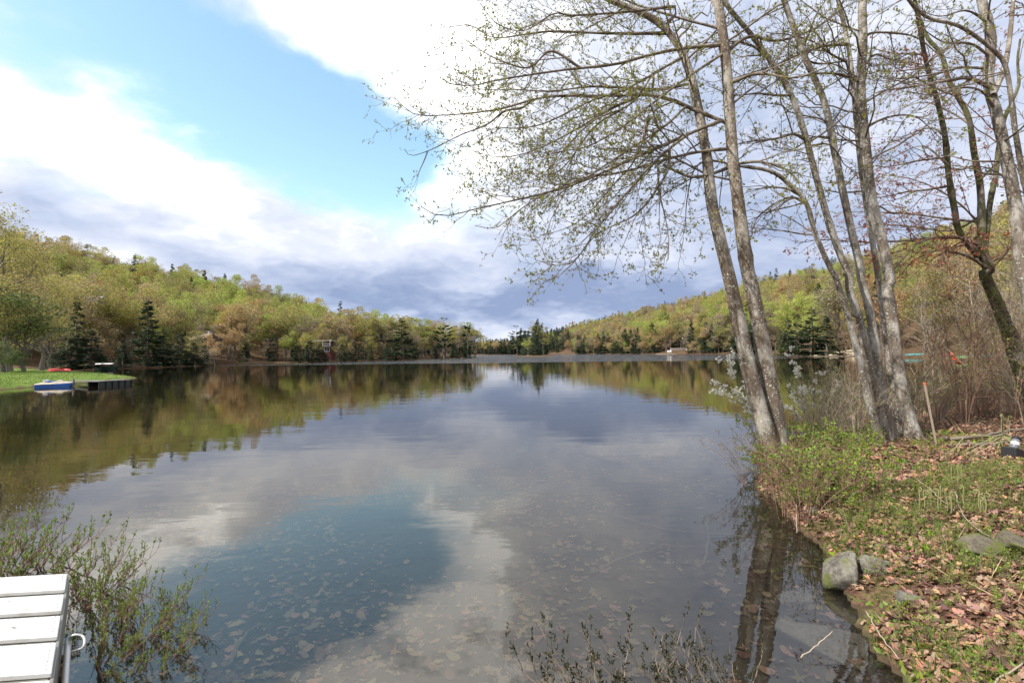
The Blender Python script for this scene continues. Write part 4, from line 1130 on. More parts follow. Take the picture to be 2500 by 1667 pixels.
# ------------------------------------------------------------------ plants of the near bank
def in_view(x, y, z=0.3, pad=60):
    v = CR.T @ np.array([x, y, z - EYE])
    if v[2] > -0.3: return False
    px, py = CX + FPX * v[0] / -v[2], CY - FPX * v[1] / -v[2]
    return -pad < px < 2500 + pad and -pad < py < 1667 + pad
def pieces(root, parts):
    for nm, me, mt, kind in parts:
        o = link(nm, me, root, MAT[mt])
        if kind: o['kind'] = kind
def copies(rootparts, name, places, labels, cat, group):
    """one thing per place, its parts sharing mesh data; rootparts is a list of variants"""
    res = []
    for (x, y, z, sc, rz), lab in zip(places, labels):
        v = rootparts[rng.integers(len(rootparts))]
        root = empty(name, (x, y, z), rz); root.scale = (sc, sc, sc)
        pieces(root, v)
        tag(root, lab, cat, group); res.append(root)
    return res
def shrub_shape(seed, H=1.6, nst=9, spread=0.6, nb=40, nt=150, nleaf=260, leaf=0.035, twig='twig_grey', lm='olive_leaf', arch=0.3, r0=0.011):
    rg = np.random.default_rng(seed)
    a = rg.uniform(0, 6.28, nst); out_ = rg.uniform(0.15, 1.0, nst) * spread
    s = np.linspace(0, 1, 8)
    h = H * rg.uniform(0.6, 1.05, nst)
    P = np.zeros((nst, 8, 3))
    P[:, :, 0] = (np.cos(a) * 0.1)[:, None] + (np.cos(a) * out_)[:, None] * (s ** 1.4)[None]
    P[:, :, 1] = (np.sin(a) * 0.1)[:, None] + (np.sin(a) * out_)[:, None] * (s ** 1.4)[None]
    P[:, :, 2] = h[:, None] * (s * (1 + arch) - arch * s ** 2)[None] - 0.05
    P += rg.normal(0, 0.015, P.shape) * H * s[None, :, None]
    Q = r0 * (1 - 0.7 * s)[None] * rg.uniform(0.7, 1.2, (nst, 1))
    B, BQ = spawn(P, Q, nb, 0.25, 1.0, (20, 55), (H * 0.18, H * 0.45), 6, (-0.1, 0.3), 0.06, 0.1, 0.6, 0.003, 0.4, rg)
    T, TQ = spawn(np.concatenate([B, P[:, ::1][:, [0, 2, 3, 4, 6, 7]]]), np.concatenate([BQ, Q[:, [0, 2, 3, 4, 6, 7]]]), nt, 0.3, 1.0, (20, 60), (H * 0.05, H * 0.2), 4, (-0.1, 0.3), 0.08, 0.1, 0.6, 0.002, 0.3, rg)
    V, F = join_parts([tubes(P, Q, 5), tubes(B, BQ, 4), tubes(T, TQ, 3)])
    st = mesh_of('stems', V, F, True)
    ends = np.concatenate([T[:, -1], T[:, 2], B[:, -1], B[:, 4]])
    pos = ends[rg.integers(0, len(ends), nleaf)] + rg.normal(0, 0.012, (nleaf, 3))
    V, F = leaf_quads(pos, randdir(nleaf, 0.4, rg), rg.uniform(0.6, 1.3, nleaf) * leaf, 0.6, 0.12, rg)
    return [('stems', st, twig, None), ('foliage', mesh_of('foliage', V, F), lm, 'stuff')]
BRUSH = [shrub_shape(300 + i, (1.5, 2.1, 1.2, 2.6)[i], (9, 8, 11, 6)[i], (0.6, 0.9, 0.6, 1.2)[i], 60, 260, 620, 0.035, ('twig_grey', 'twig_red', 'twig_grey', 'twig_red')[i]) for i in range(4)]
BRUSH_RED = [shrub_shape(320 + i, 1.1, 14, 0.7, 60, 220, 200, 0.03, 'twig_red', 'olive_leaf') for i in range(2)]
SAPLING = [shrub_shape(340 + i, 4.6, 3, 0.8, 46, 300, 700, 0.045, 'twig_grey', 'olive_leaf', 0.1, 0.026) for i in range(3)]
GROUNDP = [shrub_shape(360 + i, (0.42, 0.34, 0.60)[i], 8, 0.36, 36, 90, 260, 0.036, 'twig_red', 'green_leaf', 0.2, 0.004) for i in range(3)]

def spots(n, cand, dmin):
    got = []
    for p in cand:
        if len(got) >= n: break
        if all((p[0] - q[0]) ** 2 + (p[1] - q[1]) ** 2 > dmin ** 2 for q in got): got.append((float(p[0]), float(p[1])))
    return got
def land_sampler(px0, px1, d0, d1, smin=0.25, n=1500):
    px, d = rng.uniform(px0, px1, n), rng.uniform(d0, d1, n)
    P = np.stack([(px - CX) / FPX * d, d], 1)
    return P[shore(P[:, 0], P[:, 1]) > smin]
def ground_sampler(px0, px1, py0, py1, z, lo, hi=99, n=1500, bias=1.0):
    P = np.array([on(rng.uniform(px0, px1), py1 - (py1 - py0) * rng.random() ** bias, z)[:2] for _ in range(n)])
    s_ = shore(P[:, 0], P[:, 1])
    return P[(s_ > lo) & (s_ < hi)]
def order_by(pp): return sorted(pp, key=lambda p: p[0])
def place(pp, smin, smax, dz=0.0):
    return [(x, y, gz(x, y) + dz, rng.uniform(smin, smax), rng.uniform(0, 6.28)) for x, y in pp]
pp = order_by(spots(30, land_sampler(1985, 2520, 9.6, 17.5), 0.75))
copies(BRUSH, 'brush_shrub', place(pp, 0.75, 1.15), ['grey twiggy shrub behind the leaning stems, %s from the water' % ordinal(i) for i in range(len(pp))], 'shrub', 'grey twiggy shrubs on the right bank')
pp = order_by(spots(20, land_sampler(2240, 2530, 10.2, 15.5, 0.6), 0.6))
copies(BRUSH_RED, 'red_stem_shrub', place(pp, 0.6, 1.0), ['reddish low shrub beyond the wooden stake, %s from the water' % ordinal(i) for i in range(len(pp))], 'shrub', 'reddish low shrubs on the right bank')
pp = order_by(spots(15, land_sampler(2150, 2560, 12.5, 24, 0.6), 1.3))
copies(SAPLING, 'sapling', place(pp, 0.7, 1.15), ['slender bare sapling in the right-hand thicket, %s from the water' % ordinal(i) for i in range(len(pp))], 'sapling', 'saplings of the right-hand thicket')
pp = order_by(spots(30, ground_sampler(1860, 2100, 1075, 1240, 0.25, 0.04), 0.13))
copies(GROUNDP, 'leafy_plant', place(pp, 0.85, 1.35), ['bright green leafy plant around the foot of the twin maple, %s from the water' % ordinal(i) for i in range(len(pp))], 'plant', 'leafy plants below the twin maple')
pp = order_by(spots(46, ground_sampler(2060, 2500, 1110, 1640, 0.35, 0.15), 0.22))
copies(GROUNDP, 'small_plant', place(pp, 0.25, 0.5), ['small green seedling among the fallen leaves, %s from the water' % ordinal(i) for i in range(len(pp))], 'plant', 'seedlings among the fallen leaves')
pp = order_by(spots(9, ground_sampler(1800, 2000, 1080, 1300, 0.1, -0.05, 0.4), 0.25))
EDGE = [shrub_shape(380 + i, 0.95, 9, 0.75, 50, 170, 260, 0.028, 'twig_red', 'olive_leaf', 0.5, 0.006) for i in range(2)]
copies(EDGE, 'bank_shrub', place(pp, 0.6, 0.95), ['thin-stemmed shrub hanging over the water edge, %s from the maple' % ordinal(i) for i in range(len(pp))], 'shrub', 'shrubs hanging over the water edge')

# ---- tall bare whips round the foot of the clump
pp = order_by(spots(11, land_sampler(1950, 2140, 8.0, 9.8, 0.1), 0.3))
WHIP = [shrub_shape(390 + i, 1.25, 8, 0.55, 30, 110, 120, 0.035, 'twig_grey', 'olive_leaf', 0.15, 0.007) for i in range(2)]
copies(WHIP, 'whip_shrub', place(pp, 0.75, 1.1), ['pale bare shrub between the twin maple and the clump, %s from the water' % ordinal(i) for i in range(len(pp))], 'shrub', 'pale bare shrubs between the maples')

# ---- serviceberry in white flower behind the twin maple
def serviceberry(name, base, tips, label):
    foot = np.array(base)
    root = empty(name, foot); tag(root, label, 'shrub', 'white flowering shrubs')
    P = []
    for tp in tips:
        mid = (foot + np.array(tp)) / 2 + np.array([0, 0, 0.12]); P.append(resample([foot, mid, tp], 8))
    P = np.array(P) + rng.normal(0, 0.012, (len(P), 8, 3)) * np.linspace(0, 1, 8)[None, :, None]
    Q = np.linspace(0.010, 0.003, 8)[None] * np.ones((len(P), 1))
    T, TQ = spawn(P, Q, len(P) * 9, 0.45, 1.0, (25, 60), (0.08, 0.24), 4, (-0.1, 0.3), 0.05, 0.2, 0.6, 0.0025, 0.3)
    V, F = join_parts([tubes(P, Q, 5), tubes(T, TQ, 3)])
    link('stems', mesh_of('stems', V - foot, F, True), root, MAT['twig'])
    ends = np.concatenate([T[:, -1], T[:, 2]])
    c = np.repeat(ends, 4, 0) + rng.normal(0, 0.022, (len(ends) * 4, 3))
    pos = np.repeat(c, 5, 0); V, F = leaf_quads(pos, randdir(len(pos), 0.2), rng.uniform(0.026, 0.040, len(pos)), 0.75, 0.1)
    tag(link('blossoms', mesh_of('blossoms', V - foot, F), root, MAT['petal']), kind='stuff')
    pos = ends[rng.integers(0, len(ends), 110)]; V, F = leaf_quads(pos, randdir(len(pos), 0.3), rng.uniform(0.02, 0.04, len(pos)), 0.6, 0.1)
    tag(link('foliage', mesh_of('foliage', V - foot, F), root, MAT['olive_leaf']), kind='stuff')
g0 = on(1925, 1085, 0.15); g1 = on(1985, 1065, 0.2)
serviceberry('serviceberry', (g0[0], g0[1], gz(g0[0], g0[1]) - 0.05), [at(1775, 850, 8.6), at(1745, 930, 8.4), at(1790, 925, 8.7), at(1760, 960, 8.3), at(1812, 975, 8.6), at(1838, 880, 8.9), at(1765, 880, 8.7)], 'white blossoms of a slim shrub left of the twin maple')
serviceberry('serviceberry', (g1[0], g1[1], gz(g1[0], g1[1]) - 0.05), [at(1935, 860, 9.2), at(1925, 930, 9.0), at(1990, 915, 9.3), at(1955, 960, 9.1), at(2040, 940, 9.5), at(1905, 990, 8.9)], 'white blossoms of a slim shrub between the twin maple and the clump')

# ---- sweet gale bushes in the water by the dock
def gale_shape(seed, H, lean, nst=10):
    rg = np.random.default_rng(seed)
    s = np.linspace(0, 1, 9); P = np.zeros((nst, 9, 3))
    a = rg.uniform(-1.2, 1.2, nst) + lean; o_ = rg.uniform(0.15, 0.95, nst) * H * 0.85; h = H * rg.uniform(0.4, 0.75, nst)
    P[:, :, 0] = np.cos(a)[:, None] * o_[:, None] * s[None]; P[:, :, 1] = np.sin(a)[:, None] * o_[:, None] * s[None]
    P[:, :, 2] = h[:, None] * (s ** 1.3)[None] - 0.1
    P += rg.normal(0, 0.02, P.shape) * s[None, :, None]
    Q = 0.0065 * (1 - 0.6 * s)[None] * np.ones((nst, 1))
    nb = nst * 6
    idx = rg.integers(0, nst, nb); t = rg.uniform(0.3, 1.0, nb); p, T, r = sample_on(P, Q, idx, t)
    d = norm(T * 0.5 + np.array([0, 0, 0.85]) + rg.normal(0, 0.22, (nb, 3))); ln = rg.uniform(0.12, 0.34, nb) * H
    ss = np.linspace(0, 1, 5)
    B = p[:, None] + d[:, None] * (ln[:, None] * ss[None])[..., None] + rg.normal(0, 0.008, (nb, 5, 3)) * ss[None, :, None]
    BQ = 0.003 * (1 - 0.5 * ss)[None] * np.ones((nb, 1))
    V, F = join_parts([tubes(P, Q, 5), tubes(B, BQ, 3)])
    n = nb * 11
    bi = np.repeat(np.arange(nb), 11); tt = rg.uniform(0.5, 1.0, n); q, T2, _ = sample_on(B, BQ, bi, tt)
    lv = leaf_quads(q, T2 * 0.9 + rg.normal(0, 0.55, (n, 3)), rg.uniform(0.022, 0.042, n), 0.36, 0.1, rg)
    return [('stems', mesh_of('stems', V, F, True), 'twig_red', None), ('foliage', mesh_of('foliage', *lv), 'gale_leaf', 'stuff')]
GALE = [gale_shape(400 + i, (0.95, 0.8, 0.7)[i], (0.6, 0.2, 0.0)[i], (9, 8, 7)[i]) for i in range(3)]
gp = [(-90, 1400, 1.0), (10, 1385, 1.05), (80, 1392, 0.95), (150, 1420, 0.95), (-40, 1440, 1.0), (185, 1470, 0.85), (235, 1440, 0.75), (215, 1540, 0.75), (290, 1500, 0.62), (320, 1570, 0.6), (225, 1630, 0.65), (375, 1530, 0.5), (300, 1650, 0.5), (410, 1470, 0.55), (425, 1560, 0.5), (385, 1620, 0.5)]
lab = ['leafy green bush past the far end of the metal dock, %s from the left edge', 'leafy green bush standing in the water beside the metal dock, %s from its side']
pl, lb = [], []
for i, (px, py, k) in enumerate(gp):
    q = on(px, py); pl.append((q[0], q[1], -0.02, k, rng.uniform(-0.7, 0.5)))
    lb.append(lab[0] % ordinal(i) if i < 5 else lab[1] % ordinal(i - 5))
copies(GALE, 'water_bush', pl, lb, 'bush', 'leafy bushes by the metal dock')

DARKB = [[(n_, m_.copy(), 'twig' if n_ == 'stems' else 'dark_leaf', k_) for n_, m_, mt_, k_ in g] for g in GALE]
for g in DARKB:
    for n_, m_, mt_, k_ in g: m_.materials.clear(); m_.materials.append(MAT[mt_])
pl = []
for px, py, k_, rz in [(1480, 1760, 0.92, 1.9), (1600, 1760, 0.85, 1.7), (1700, 1740, 0.75, 2.0), (1800, 1700, 0.6, 1.5)]:
    q = on(px, py); pl.append((q[0], q[1], -0.02, k_, rz))
copies(DARKB, 'dark_bush', pl, ['dark twiggy bush rising from the lower edge, %s from the left' % ordinal(i) for i in range(4)], 'bush', 'dark bushes at the lower edge')

# ------------------------------------------------------------------ fallen leaves, grass, stones
def leaf_outline(kind, rg):
    if kind == 0:      # oak: long with lobes
        n = 16; u = np.linspace(0, 1, n // 2 + 1)
        w_ = 0.30 * np.sin(np.pi * u ** 0.8) * (1 + 0.45 * np.cos(u * 22))
        up = np.stack([u - 0.5, np.maximum(w_, 0.01)], 1); dn = np.stack([u - 0.5, -np.maximum(w_, 0.01)], 1)[::-1][1:-1]
        return np.vstack([up, dn])
    if kind == 1:      # maple: five points
        a = np.linspace(0, 2 * np.pi, 15)[:-1]; r = 0.5 * (0.62 + 0.38 * np.cos(a * 5)) * (0.8 + 0.3 * np.cos(a))
        return np.stack([r * np.cos(a), r * np.sin(a)], 1)
    a = np.linspace(0, 2 * np.pi, 11)[:-1]     # beech: oval
    return np.stack([0.5 * np.cos(a), 0.26 * np.sin(a) * (1 + 0.1 * np.cos(3 * a))], 1)
OUT = [leaf_outline(k, rng) for k in (0, 1, 2)]
def one_leaf(kind, rg):
    o = OUT[kind]; c1, c2 = rg.uniform(-0.5, 0.9), rg.uniform(-0.5, 0.9)
    z = c1 * o[:, 0] ** 2 + c2 * o[:, 1] ** 2 + rg.normal(0, 0.03, len(o))
    V = np.vstack([np.stack([o[:, 0], o[:, 1], z], 1), [[0, 0, 0.0]]])
    n = len(o); F = np.array([[i, (i + 1) % n, n] for i in range(n)])
    return mesh_of('leaf', V, F)
def leaf_mass(X, Y, Z, size, tilt=0.35):
    parts = []
    kinds = rng.integers(0, 3, len(X))
    for k in range(3):
        m_ = kinds == k; n = m_.sum()
        if not n: continue
        o = OUT[k]; K = len(o)
        c1, c2 = rng.uniform(-0.5, 0.9, (2, n, 1))
        L = np.stack([np.broadcast_to(o[:, 0], (n, K)), np.broadcast_to(o[:, 1], (n, K)), c1 * o[None, :, 0] ** 2 + c2 * o[None, :, 1] ** 2], -1) * size[m_][:, None, None]
        L = np.concatenate([L, np.zeros((n, 1, 3))], 1)
        rz = rng.uniform(0, 6.28, n); tx, ty = rng.normal(0, tilt, (2, n))
        nz = norm(np.stack([tx, ty, np.ones(n)], 1)); ax = norm(np.cross(nz, np.stack([-np.sin(rz), np.cos(rz), np.zeros(n)], 1))); ay = np.cross(nz, ax)
        W = L[..., 0:1] * ax[:, None] + L[..., 1:2] * ay[:, None] + L[..., 2:3] * nz[:, None] + np.stack([X[m_], Y[m_], Z[m_]], 1)[:, None]
        base = (np.arange(n) * (K + 1))[:, None, None]
        tri = np.array([[i, (i + 1) % K, K] for i in range(K)])[None]
        parts.append((W.reshape(-1, 3), (base + tri).reshape(-1, 3)))
    return join_parts(parts)
def scatter(n, x0, x1, y0, y1, lo, hi, near_bias=0.0):
    X = rng.uniform(x0, x1, n); Y = y0 + (y1 - y0) * rng.random(n) ** (1 + near_bias)
    s = shore(X, Y); k = (s > lo) & (s < hi)
    return X[k], Y[k]
LEAFM = [[one_leaf(k, rng) for _ in range(3)] for k in range(3)]
for row in LEAFM:
    for me in row: me.materials.append(MAT['dead_leaf'])
P = ground_sampler(2000, 2500, 1245, 1667, 0.35, 0.08, 99, 900, 1.5)[:300]
for (x, y), z in zip(P, ground_z(P[:, 0], P[:, 1])):
    o = link('fallen_leaf', LEAFM[rng.integers(3)][rng.integers(3)], ground)
    o.location = (x, y, z + 0.022 + 0.012 * rng.random()); o.rotation_euler = (rng.normal(0, 0.35), rng.normal(0, 0.35), rng.uniform(0, 6.28))
    k = rng.uniform(0.04, 0.085); o.scale = (k, k, k)
X, Y = scatter(75000, 1.8, 22, 1.6, 19, 0.03, 30, 0.7)
X2, Y2 = scatter(26000, 1.9, 7.5, 1.7, 8.0, 0.02, 30, 0.3)
X, Y = np.concatenate([X, X2]), np.concatenate([Y, Y2])
k = (np.arctan2(X, Y) < 0.86) & (fbm(X * 0.8, Y * 0.8, 77) > 0.30); X, Y = X[k], Y[k]
V, F = leaf_mass(X, Y, ground_z(X, Y) + 0.012 + 0.02 * rng.random(len(X)), rng.uniform(0.03, 0.08, len(X)), 0.55)
tag(link('leaf_litter', mesh_of('leaf_litter', V, F), ground, MAT['dead_leaf']), kind='stuff')
# leaves on the bottom, seen through the shallow water
SUNK = [[m_.copy() for m_ in row] for row in LEAFM]
for row in SUNK:
    for me in row: me.materials.clear(); me.materials.append(MAT['sunk_leaf'])
P = ground_sampler(420, 2150, 1335, 1667, -0.3, -99, -0.15, 500, 1.3)[:240]
for (x, y), z in zip(P, ground_z(P[:, 0], P[:, 1])):
    o = link('sunken_leaf', SUNK[rng.integers(3)][rng.integers(3)], lake_bed)
    o.location = (x, y, z + 0.02); o.rotation_euler = (rng.normal(0, 0.15), rng.normal(0, 0.15), rng.uniform(0, 6.28))
    k = rng.uniform(0.06, 0.14); o.scale = (k, k, k)
X, Y = scatter(30000, -7, 6, 1.8, 15, -20, -0.05, 0.8)
k = (np.abs(np.arctan2(X, Y)) < 0.86) & (fbm(X * 0.9, Y * 0.9, 91) + rng.normal(0, 0.06, len(X)) > 0.44); X, Y = X[k], Y[k]
V, F = leaf_mass(X, Y, ground_z(X, Y) + 0.008 + 0.015 * rng.random(len(X)), 0.025 + 0.13 * rng.random(len(X)) ** 2.2, 0.15)
tag(link('sunken_litter', mesh_of('sunken_litter', V, F), lake_bed, MAT['sunk_leaf']), kind='stuff')
# grass
def blades(X, Y, ln, name, label, mt, width=0.05, lean=0.45):
    n = len(X); d = rng.normal(0, lean, (n, 3)); d[:, 2] = 1.0
    pos = np.stack([X, Y, ground_z(X, Y) - 0.005], 1)
    V, F = leaf_quads(pos, d, ln, width, 0.06)
    tag(link(name, mesh_of(name, V, F), None, MAT[mt]), label, 'grass', None, 'stuff')
X, Y = scatter(52000, 1.9, 6.6, 1.9, 6.5, 0.0, 9)
k = (fbm(X * 1.6, Y * 1.6, 55) > 0.50 - 0.4 * (Y < 2.75)); X, Y = X[k], Y[k]
blades(X, Y, rng.uniform(0.04, 0.13, len(X)), 'grass', 'thin green grass on the near right bank', 'grass')
X, Y = scatter(5200, 2.3, 14, 2.2, 13, 0.05, 9, 0.8)
k = fbm(X * 1.1, Y * 1.1, 66) > 0.5; X, Y = X[k], Y[k]
blades(X, Y, rng.uniform(0.10, 0.30, len(X)), 'dry_grass', 'straw-coloured dry grass scattered over the right bank', 'straw', 0.022, 1.1)
X, Y = scatter(16000, 2.3, 9, 2.5, 10, 0.02, 9, 0.6)
k = fbm(X * 0.9 + 9, Y * 0.9, 67) > 0.545; X, Y = X[k], Y[k]
blades(X, Y, rng.uniform(0.03, 0.09, len(X)), 'ground_cover', 'low moss and leaves among the fallen leaves', 'green_leaf', 0.5, 1.4)
P = np.array([on(rng.uniform(-40, 330), rng.uniform(905, 952), 0.35)[:2] for _ in range(9000)])
k = seg_dist(P[:, 0], P[:, 1], LAWN)[1] & (shore(P[:, 0], P[:, 1]) > 0.25)
blades(P[k, 0], P[k, 1], rng.uniform(0.06, 0.16, k.sum()), 'lawn_grass', 'mown green grass of the lawn on the left', 'grass', 0.3, 0.5)

def stone(name, c, s, label, mt, seed, rz=0.0, tilt=0.0, sink=0.25, group='stones at the water edge'):
    rg = np.random.default_rng(seed)
    nu, nv = 56, 36
    th = np.linspace(0, 2 * np.pi, nu, endpoint=False); ph = np.linspace(0.02, np.pi - 0.02, nv)
    T, Pn = np.meshgrid(th, ph)
    D = np.stack([np.sin(Pn) * np.cos(T), np.sin(Pn) * np.sin(T), np.cos(Pn)], -1)
    # flat breaks: cut the ball by random planes
    rr = np.ones(D.shape[:2])
    for _ in range(16):
        nrm_ = norm(rg.normal(0, 1, 3)); h = rg.uniform(0.5, 0.86)
        dp = D @ nrm_; rr = np.where(dp > 0.05, np.minimum(rr, h / np.maximum(dp, 0.05)), rr)
    rr = rr * (1 + 0.16 * (fbm(np.cos(T) * 2 + seed, Pn * 3 + np.sin(T) * 2, seed, 5) - 0.5) + 0.05 * (fbm(np.cos(T) * 9 + seed, Pn * 12 + np.sin(T) * 9, seed + 3, 3) - 0.5))
    V = (D * rr[..., None] * np.array(s) / 2).reshape(-1, 3)
    id_ = np.arange(nu * nv).reshape(nv, nu); a, b = id_[:-1], id_[1:]
    F = np.stack([a, b, np.roll(b, -1, 1), np.roll(a, -1, 1)], -1).reshape(-1, 4)
    o = link(name, mesh_of(name, V, F, True), None, MAT[mt])
    o.location = (c[0], c[1], c[2] + s[2] * (0.5 - sink)); o.rotation_euler = (tilt, 0, rz)
    return tag(o, label, 'stone', group)
def stonemat(name, a, b, moss):
    m, t = newmat(name); co = t.n('ShaderNodeTexCoord').outputs['Object']
    c = t.mix(t.rng(t.noise(co, 9, 7, 0.75), 0.3, 0.7), a, b)
    c = t.mix(t.m('MULTIPLY', t.rng(t.noise(co, 5, 4, 0.6), 0.58 - moss, 0.68 - moss), 0.85), c, (0.10, 0.115, 0.03))
    out(t, bsdf(t, c, 0.9, 0.15, 0, t.n('ShaderNodeBump', {'Strength': 0.7, 'Distance': 0.01, 'Height': t.noise(co, 40, 5)}).outputs[0]))
    MAT[name] = m
stonemat('granite', (0.06, 0.055, 0.045), (0.26, 0.24, 0.20), 0.08)
stonemat('sunk_slab', (0.30, 0.25, 0.17), (0.55, 0.47, 0.34), 0.0)
stonemat('mossy_stone', (0.07, 0.06, 0.045), (0.19, 0.16, 0.12), 0.12)
def gp3(px, py, z): q = on(px, py, z); return (q[0], q[1], gz(q[0], q[1]))
stone('stone', gp3(2052, 1415, 0.05), (0.32, 0.40, 0.50), 'tall pale grey stone standing at the water edge', 'granite', 23, 0.8, 0.3, 0.45)
stone('stone', gp3(2140, 1365, 0.25), (0.36, 0.28, 0.26), 'flat grey stone lying beside the tall pale one', 'granite', 4, 0.9, 0, 0.5)
stone('stone', gp3(2212, 1412, 0.3), (0.28, 0.18, 0.13), 'small half-buried stone in the grass', 'granite', 5, 0.1, 0, 0.5)
stone('stone', gp3(1986, 1272, 0.05), (0.14, 0.14, 0.14), 'little grey stone under the leafy plants', 'granite', 6)
stone('stone', gp3(2400, 1335, 0.35), (0.55, 0.34, 0.20), 'moss-covered stone among the leaves at the right', 'mossy_stone', 7, 0.3)
stone('stone', gp3(2480, 1340, 0.35), (0.5, 0.3, 0.2), 'second mossy stone, cut by the right edge', 'mossy_stone', 8, 1.2)
q = on(2075, 1565, -0.02)
stone('stone', (q[0], q[1], -0.135), (1.0, 0.62, 0.16), 'broad flat slab lying just under the water by the bank', 'sunk_slab', 9, -0.5, 0.0, 0.2)
q = on(1960, 1460, -0.1)
stone('stone', (q[0], q[1], gz(q[0], q[1]) - 0.05), (0.5, 0.35, 0.10), 'smaller flat slab under the water below the tall stone', 'sunk_slab', 10, 0.4)

def stick(name, pts, r0, r1, label, mt='twig_grey', cat='stick', group='sticks on the ground', K=14, sides=6):
    P = resample(pts, K); P[1:-1] += rng.normal(0, r0 * 0.5, (K - 2, 3))
    V, F = tubes(P, np.linspace(r0, r1, K) * (1 + 0.1 * rng.normal(0, 1, K)), sides, True)
    return tag(link(name, mesh_of(name, V, F, True), None, MAT[mt]), label, cat, group)
def glie(pp, dz=0.02, z=0.35):
    o_ = []
    for px, py in pp:
        q = on(px, py, z); o_.append((q[0], q[1], gz(q[0], q[1]) + dz))
    return o_
stick('fallen_branch', glie([(2300, 1083), (2360, 1088), (2420, 1078), (2450, 1070), (2520, 1064)], 0.05), 0.03, 0.022, 'dark crooked branch lying across the leaves at the right', 'twig', 'branch')
stick('fallen_branch', glie([(2305, 1095), (2380, 1100), (2440, 1095), (2490, 1105)], 0.02), 0.03, 0.02, 'rotten dark branch beside the crooked one', 'twig', 'branch')
stick('stick', glie([(2330, 1210), (2350, 1260), (2390, 1300), (2440, 1330)], 0.05), 0.006, 0.003, 'long pale bent stem over the mossy stone')
stick('stick', glie([(2240, 1180), (2290, 1225), (2330, 1255)], 0.06), 0.006, 0.003, 'pale straight stem in the leaves above the seedlings')
stick('stick', glie([(2110, 1400), (2150, 1460), (2190, 1500)], 0.05), 0.005, 0.003, 'thin straw-coloured stem below the flat grey stone')
stick('stick', glie([(2350, 1640), (2420, 1600), (2500, 1570)], 0.04), 0.008, 0.005, 'grey stick in the grass at the lower right corner')
stick('stick', [at(1955, 1605, 2.95), at(1990, 1578, 3.0), at(2032, 1540, 3.1)], 0.004, 0.003, 'pale twig poking from the water over the flat slab')
stick('stick', glie([(1945, 1250), (1946, 1310)], 0.1, 0.0) , 0.006, 0.004, 'short upright reed stem at the water edge')
for pp_, lb_ in [([(1440, 1400), (1520, 1365), (1600, 1340), (1695, 1332)], 'long sunken branch on the bottom in mid-water'), ([(1715, 1380), (1728, 1330), (1724, 1270)], 'short upright-looking sunken branch near the maple'),
                 ([(1250, 1640), (1210, 1580), (1185, 1545)], 'sunken branch at the bottom of the picture'), ([(1262, 1650), (1262, 1600), (1266, 1575)], 'thick sunken stub beside the lower branch'),
                 ([(555, 1625), (600, 1545), (640, 1520)], 'thin sunken branch near the dock bushes'), ([(1500, 1258), (1640, 1290), (1850, 1303)], 'long thin sunken pole pointing to the bank')]:
    P = []
    for px, py in pp_:
        q = on(px, py, -0.35); z_ = gz(q[0], q[1]); q = on(px, py, z_ + 0.04); P.append((q[0], q[1], gz(q[0], q[1]) + 0.04))
    stick('sunken_branch', P, 0.018, 0.010, lb_, 'straw_wood' if 'straw_wood' in MAT else 'twig_grey', 'branch', 'sunken branches')

# ---- fern fiddleheads
MAT['fern'] = plain('fern_stalk', (0.26, 0.25, 0.11), 0.8, var=0.3, scale=20)
def fiddle(px, py, n, h, label):
    q = on(px, py, 0.38); foot = np.array([q[0], q[1], gz(q[0], q[1])])
    root = empty('fern', foot, 0); tag(root, label, 'fern', 'uncurling ferns')
    for i in range(n):
        b = np.append(rng.normal(0, 0.05, 2), 0); hh = h * rng.uniform(0.7, 1.1); a0 = rng.uniform(0, 6.28); u = np.array([math.cos(a0), math.sin(a0), 0])
        st = [b, b + np.array([0, 0, hh * 0.5]) + u * 0.01, b + np.array([0, 0, hh])]
        c = st[-1] + u * 0.028
        for k_ in np.linspace(0, 1, 9)[1:]:
            r_ = 0.028 * (1 - 0.75 * k_); an = math.pi - k_ * 7.5
            st.append(c + u * r_ * math.cos(an) + np.array([0, 0, r_ * math.sin(an)]))
        P = resample(st, 26); V, F = tubes(P, np.linspace(0.006, 0.004, 26), 5)
        link('stalk', mesh_of('stalk', V, F, True), root, MAT['fern'])
fiddle(2328, 1182, 3, 0.24, 'pale woolly fern curl standing alone in the leaves')
fiddle(2400, 1245, 6, 0.20, 'row of uncurling fern stalks left of the mossy stone')
fiddle(2295, 1240, 7, 0.22, 'group of uncurling fern stalks below the pale stem')
fiddle(2455, 1070, 6, 0.34, 'tall yellowish fern curls behind the dark branch')

# ---- marker stake, ribbon, black lamp and cable
MAT['stake'] = plain('stake_wood', (0.36, 0.30, 0.23), 0.8, var=0.2, scale=30, bump=0.3)
MAT['orange'] = plain('orange_plastic', (0.85, 0.13, 0.04), 0.5, var=0.1)
MAT['black'] = plain('black_plastic', (0.02, 0.02, 0.022), 0.45, var=0.2)
MAT['grey_plastic'] = plain('grey_plastic', (0.16, 0.16, 0.18), 0.4, var=0.1)
MAT['white'] = plain('white_paint', (0.80, 0.80, 0.78), 0.5, var=0.05)
MAT['cable'] = plain('pale_cable', (0.30, 0.275, 0.16), 0.6, var=0.2)
b0 = np.array(glie([(2288, 1092)])[0]); t0 = at(2257, 935, b0[1] - 0.1)
root = empty('marker_stake', b0); tag(root, 'thin wooden survey stake with an orange top behind the seedlings', 'stake')
def square(p, q, w_):
    P = np.array([p, q]); return tubes(resample([p, (np.array(p) + np.array(q)) / 2, q], 3), np.full(3, w_), 4, True)
V, F = square((0, 0, -0.1), t0 - b0, 0.021); link('post', mesh_of('post', V, F), root, MAT['stake'])
V, F = square((t0 - b0) * 0.975, (t0 - b0) * 1.004, 0.0225); link('painted_top', mesh_of('painted_top', V, F), root, MAT['orange'])
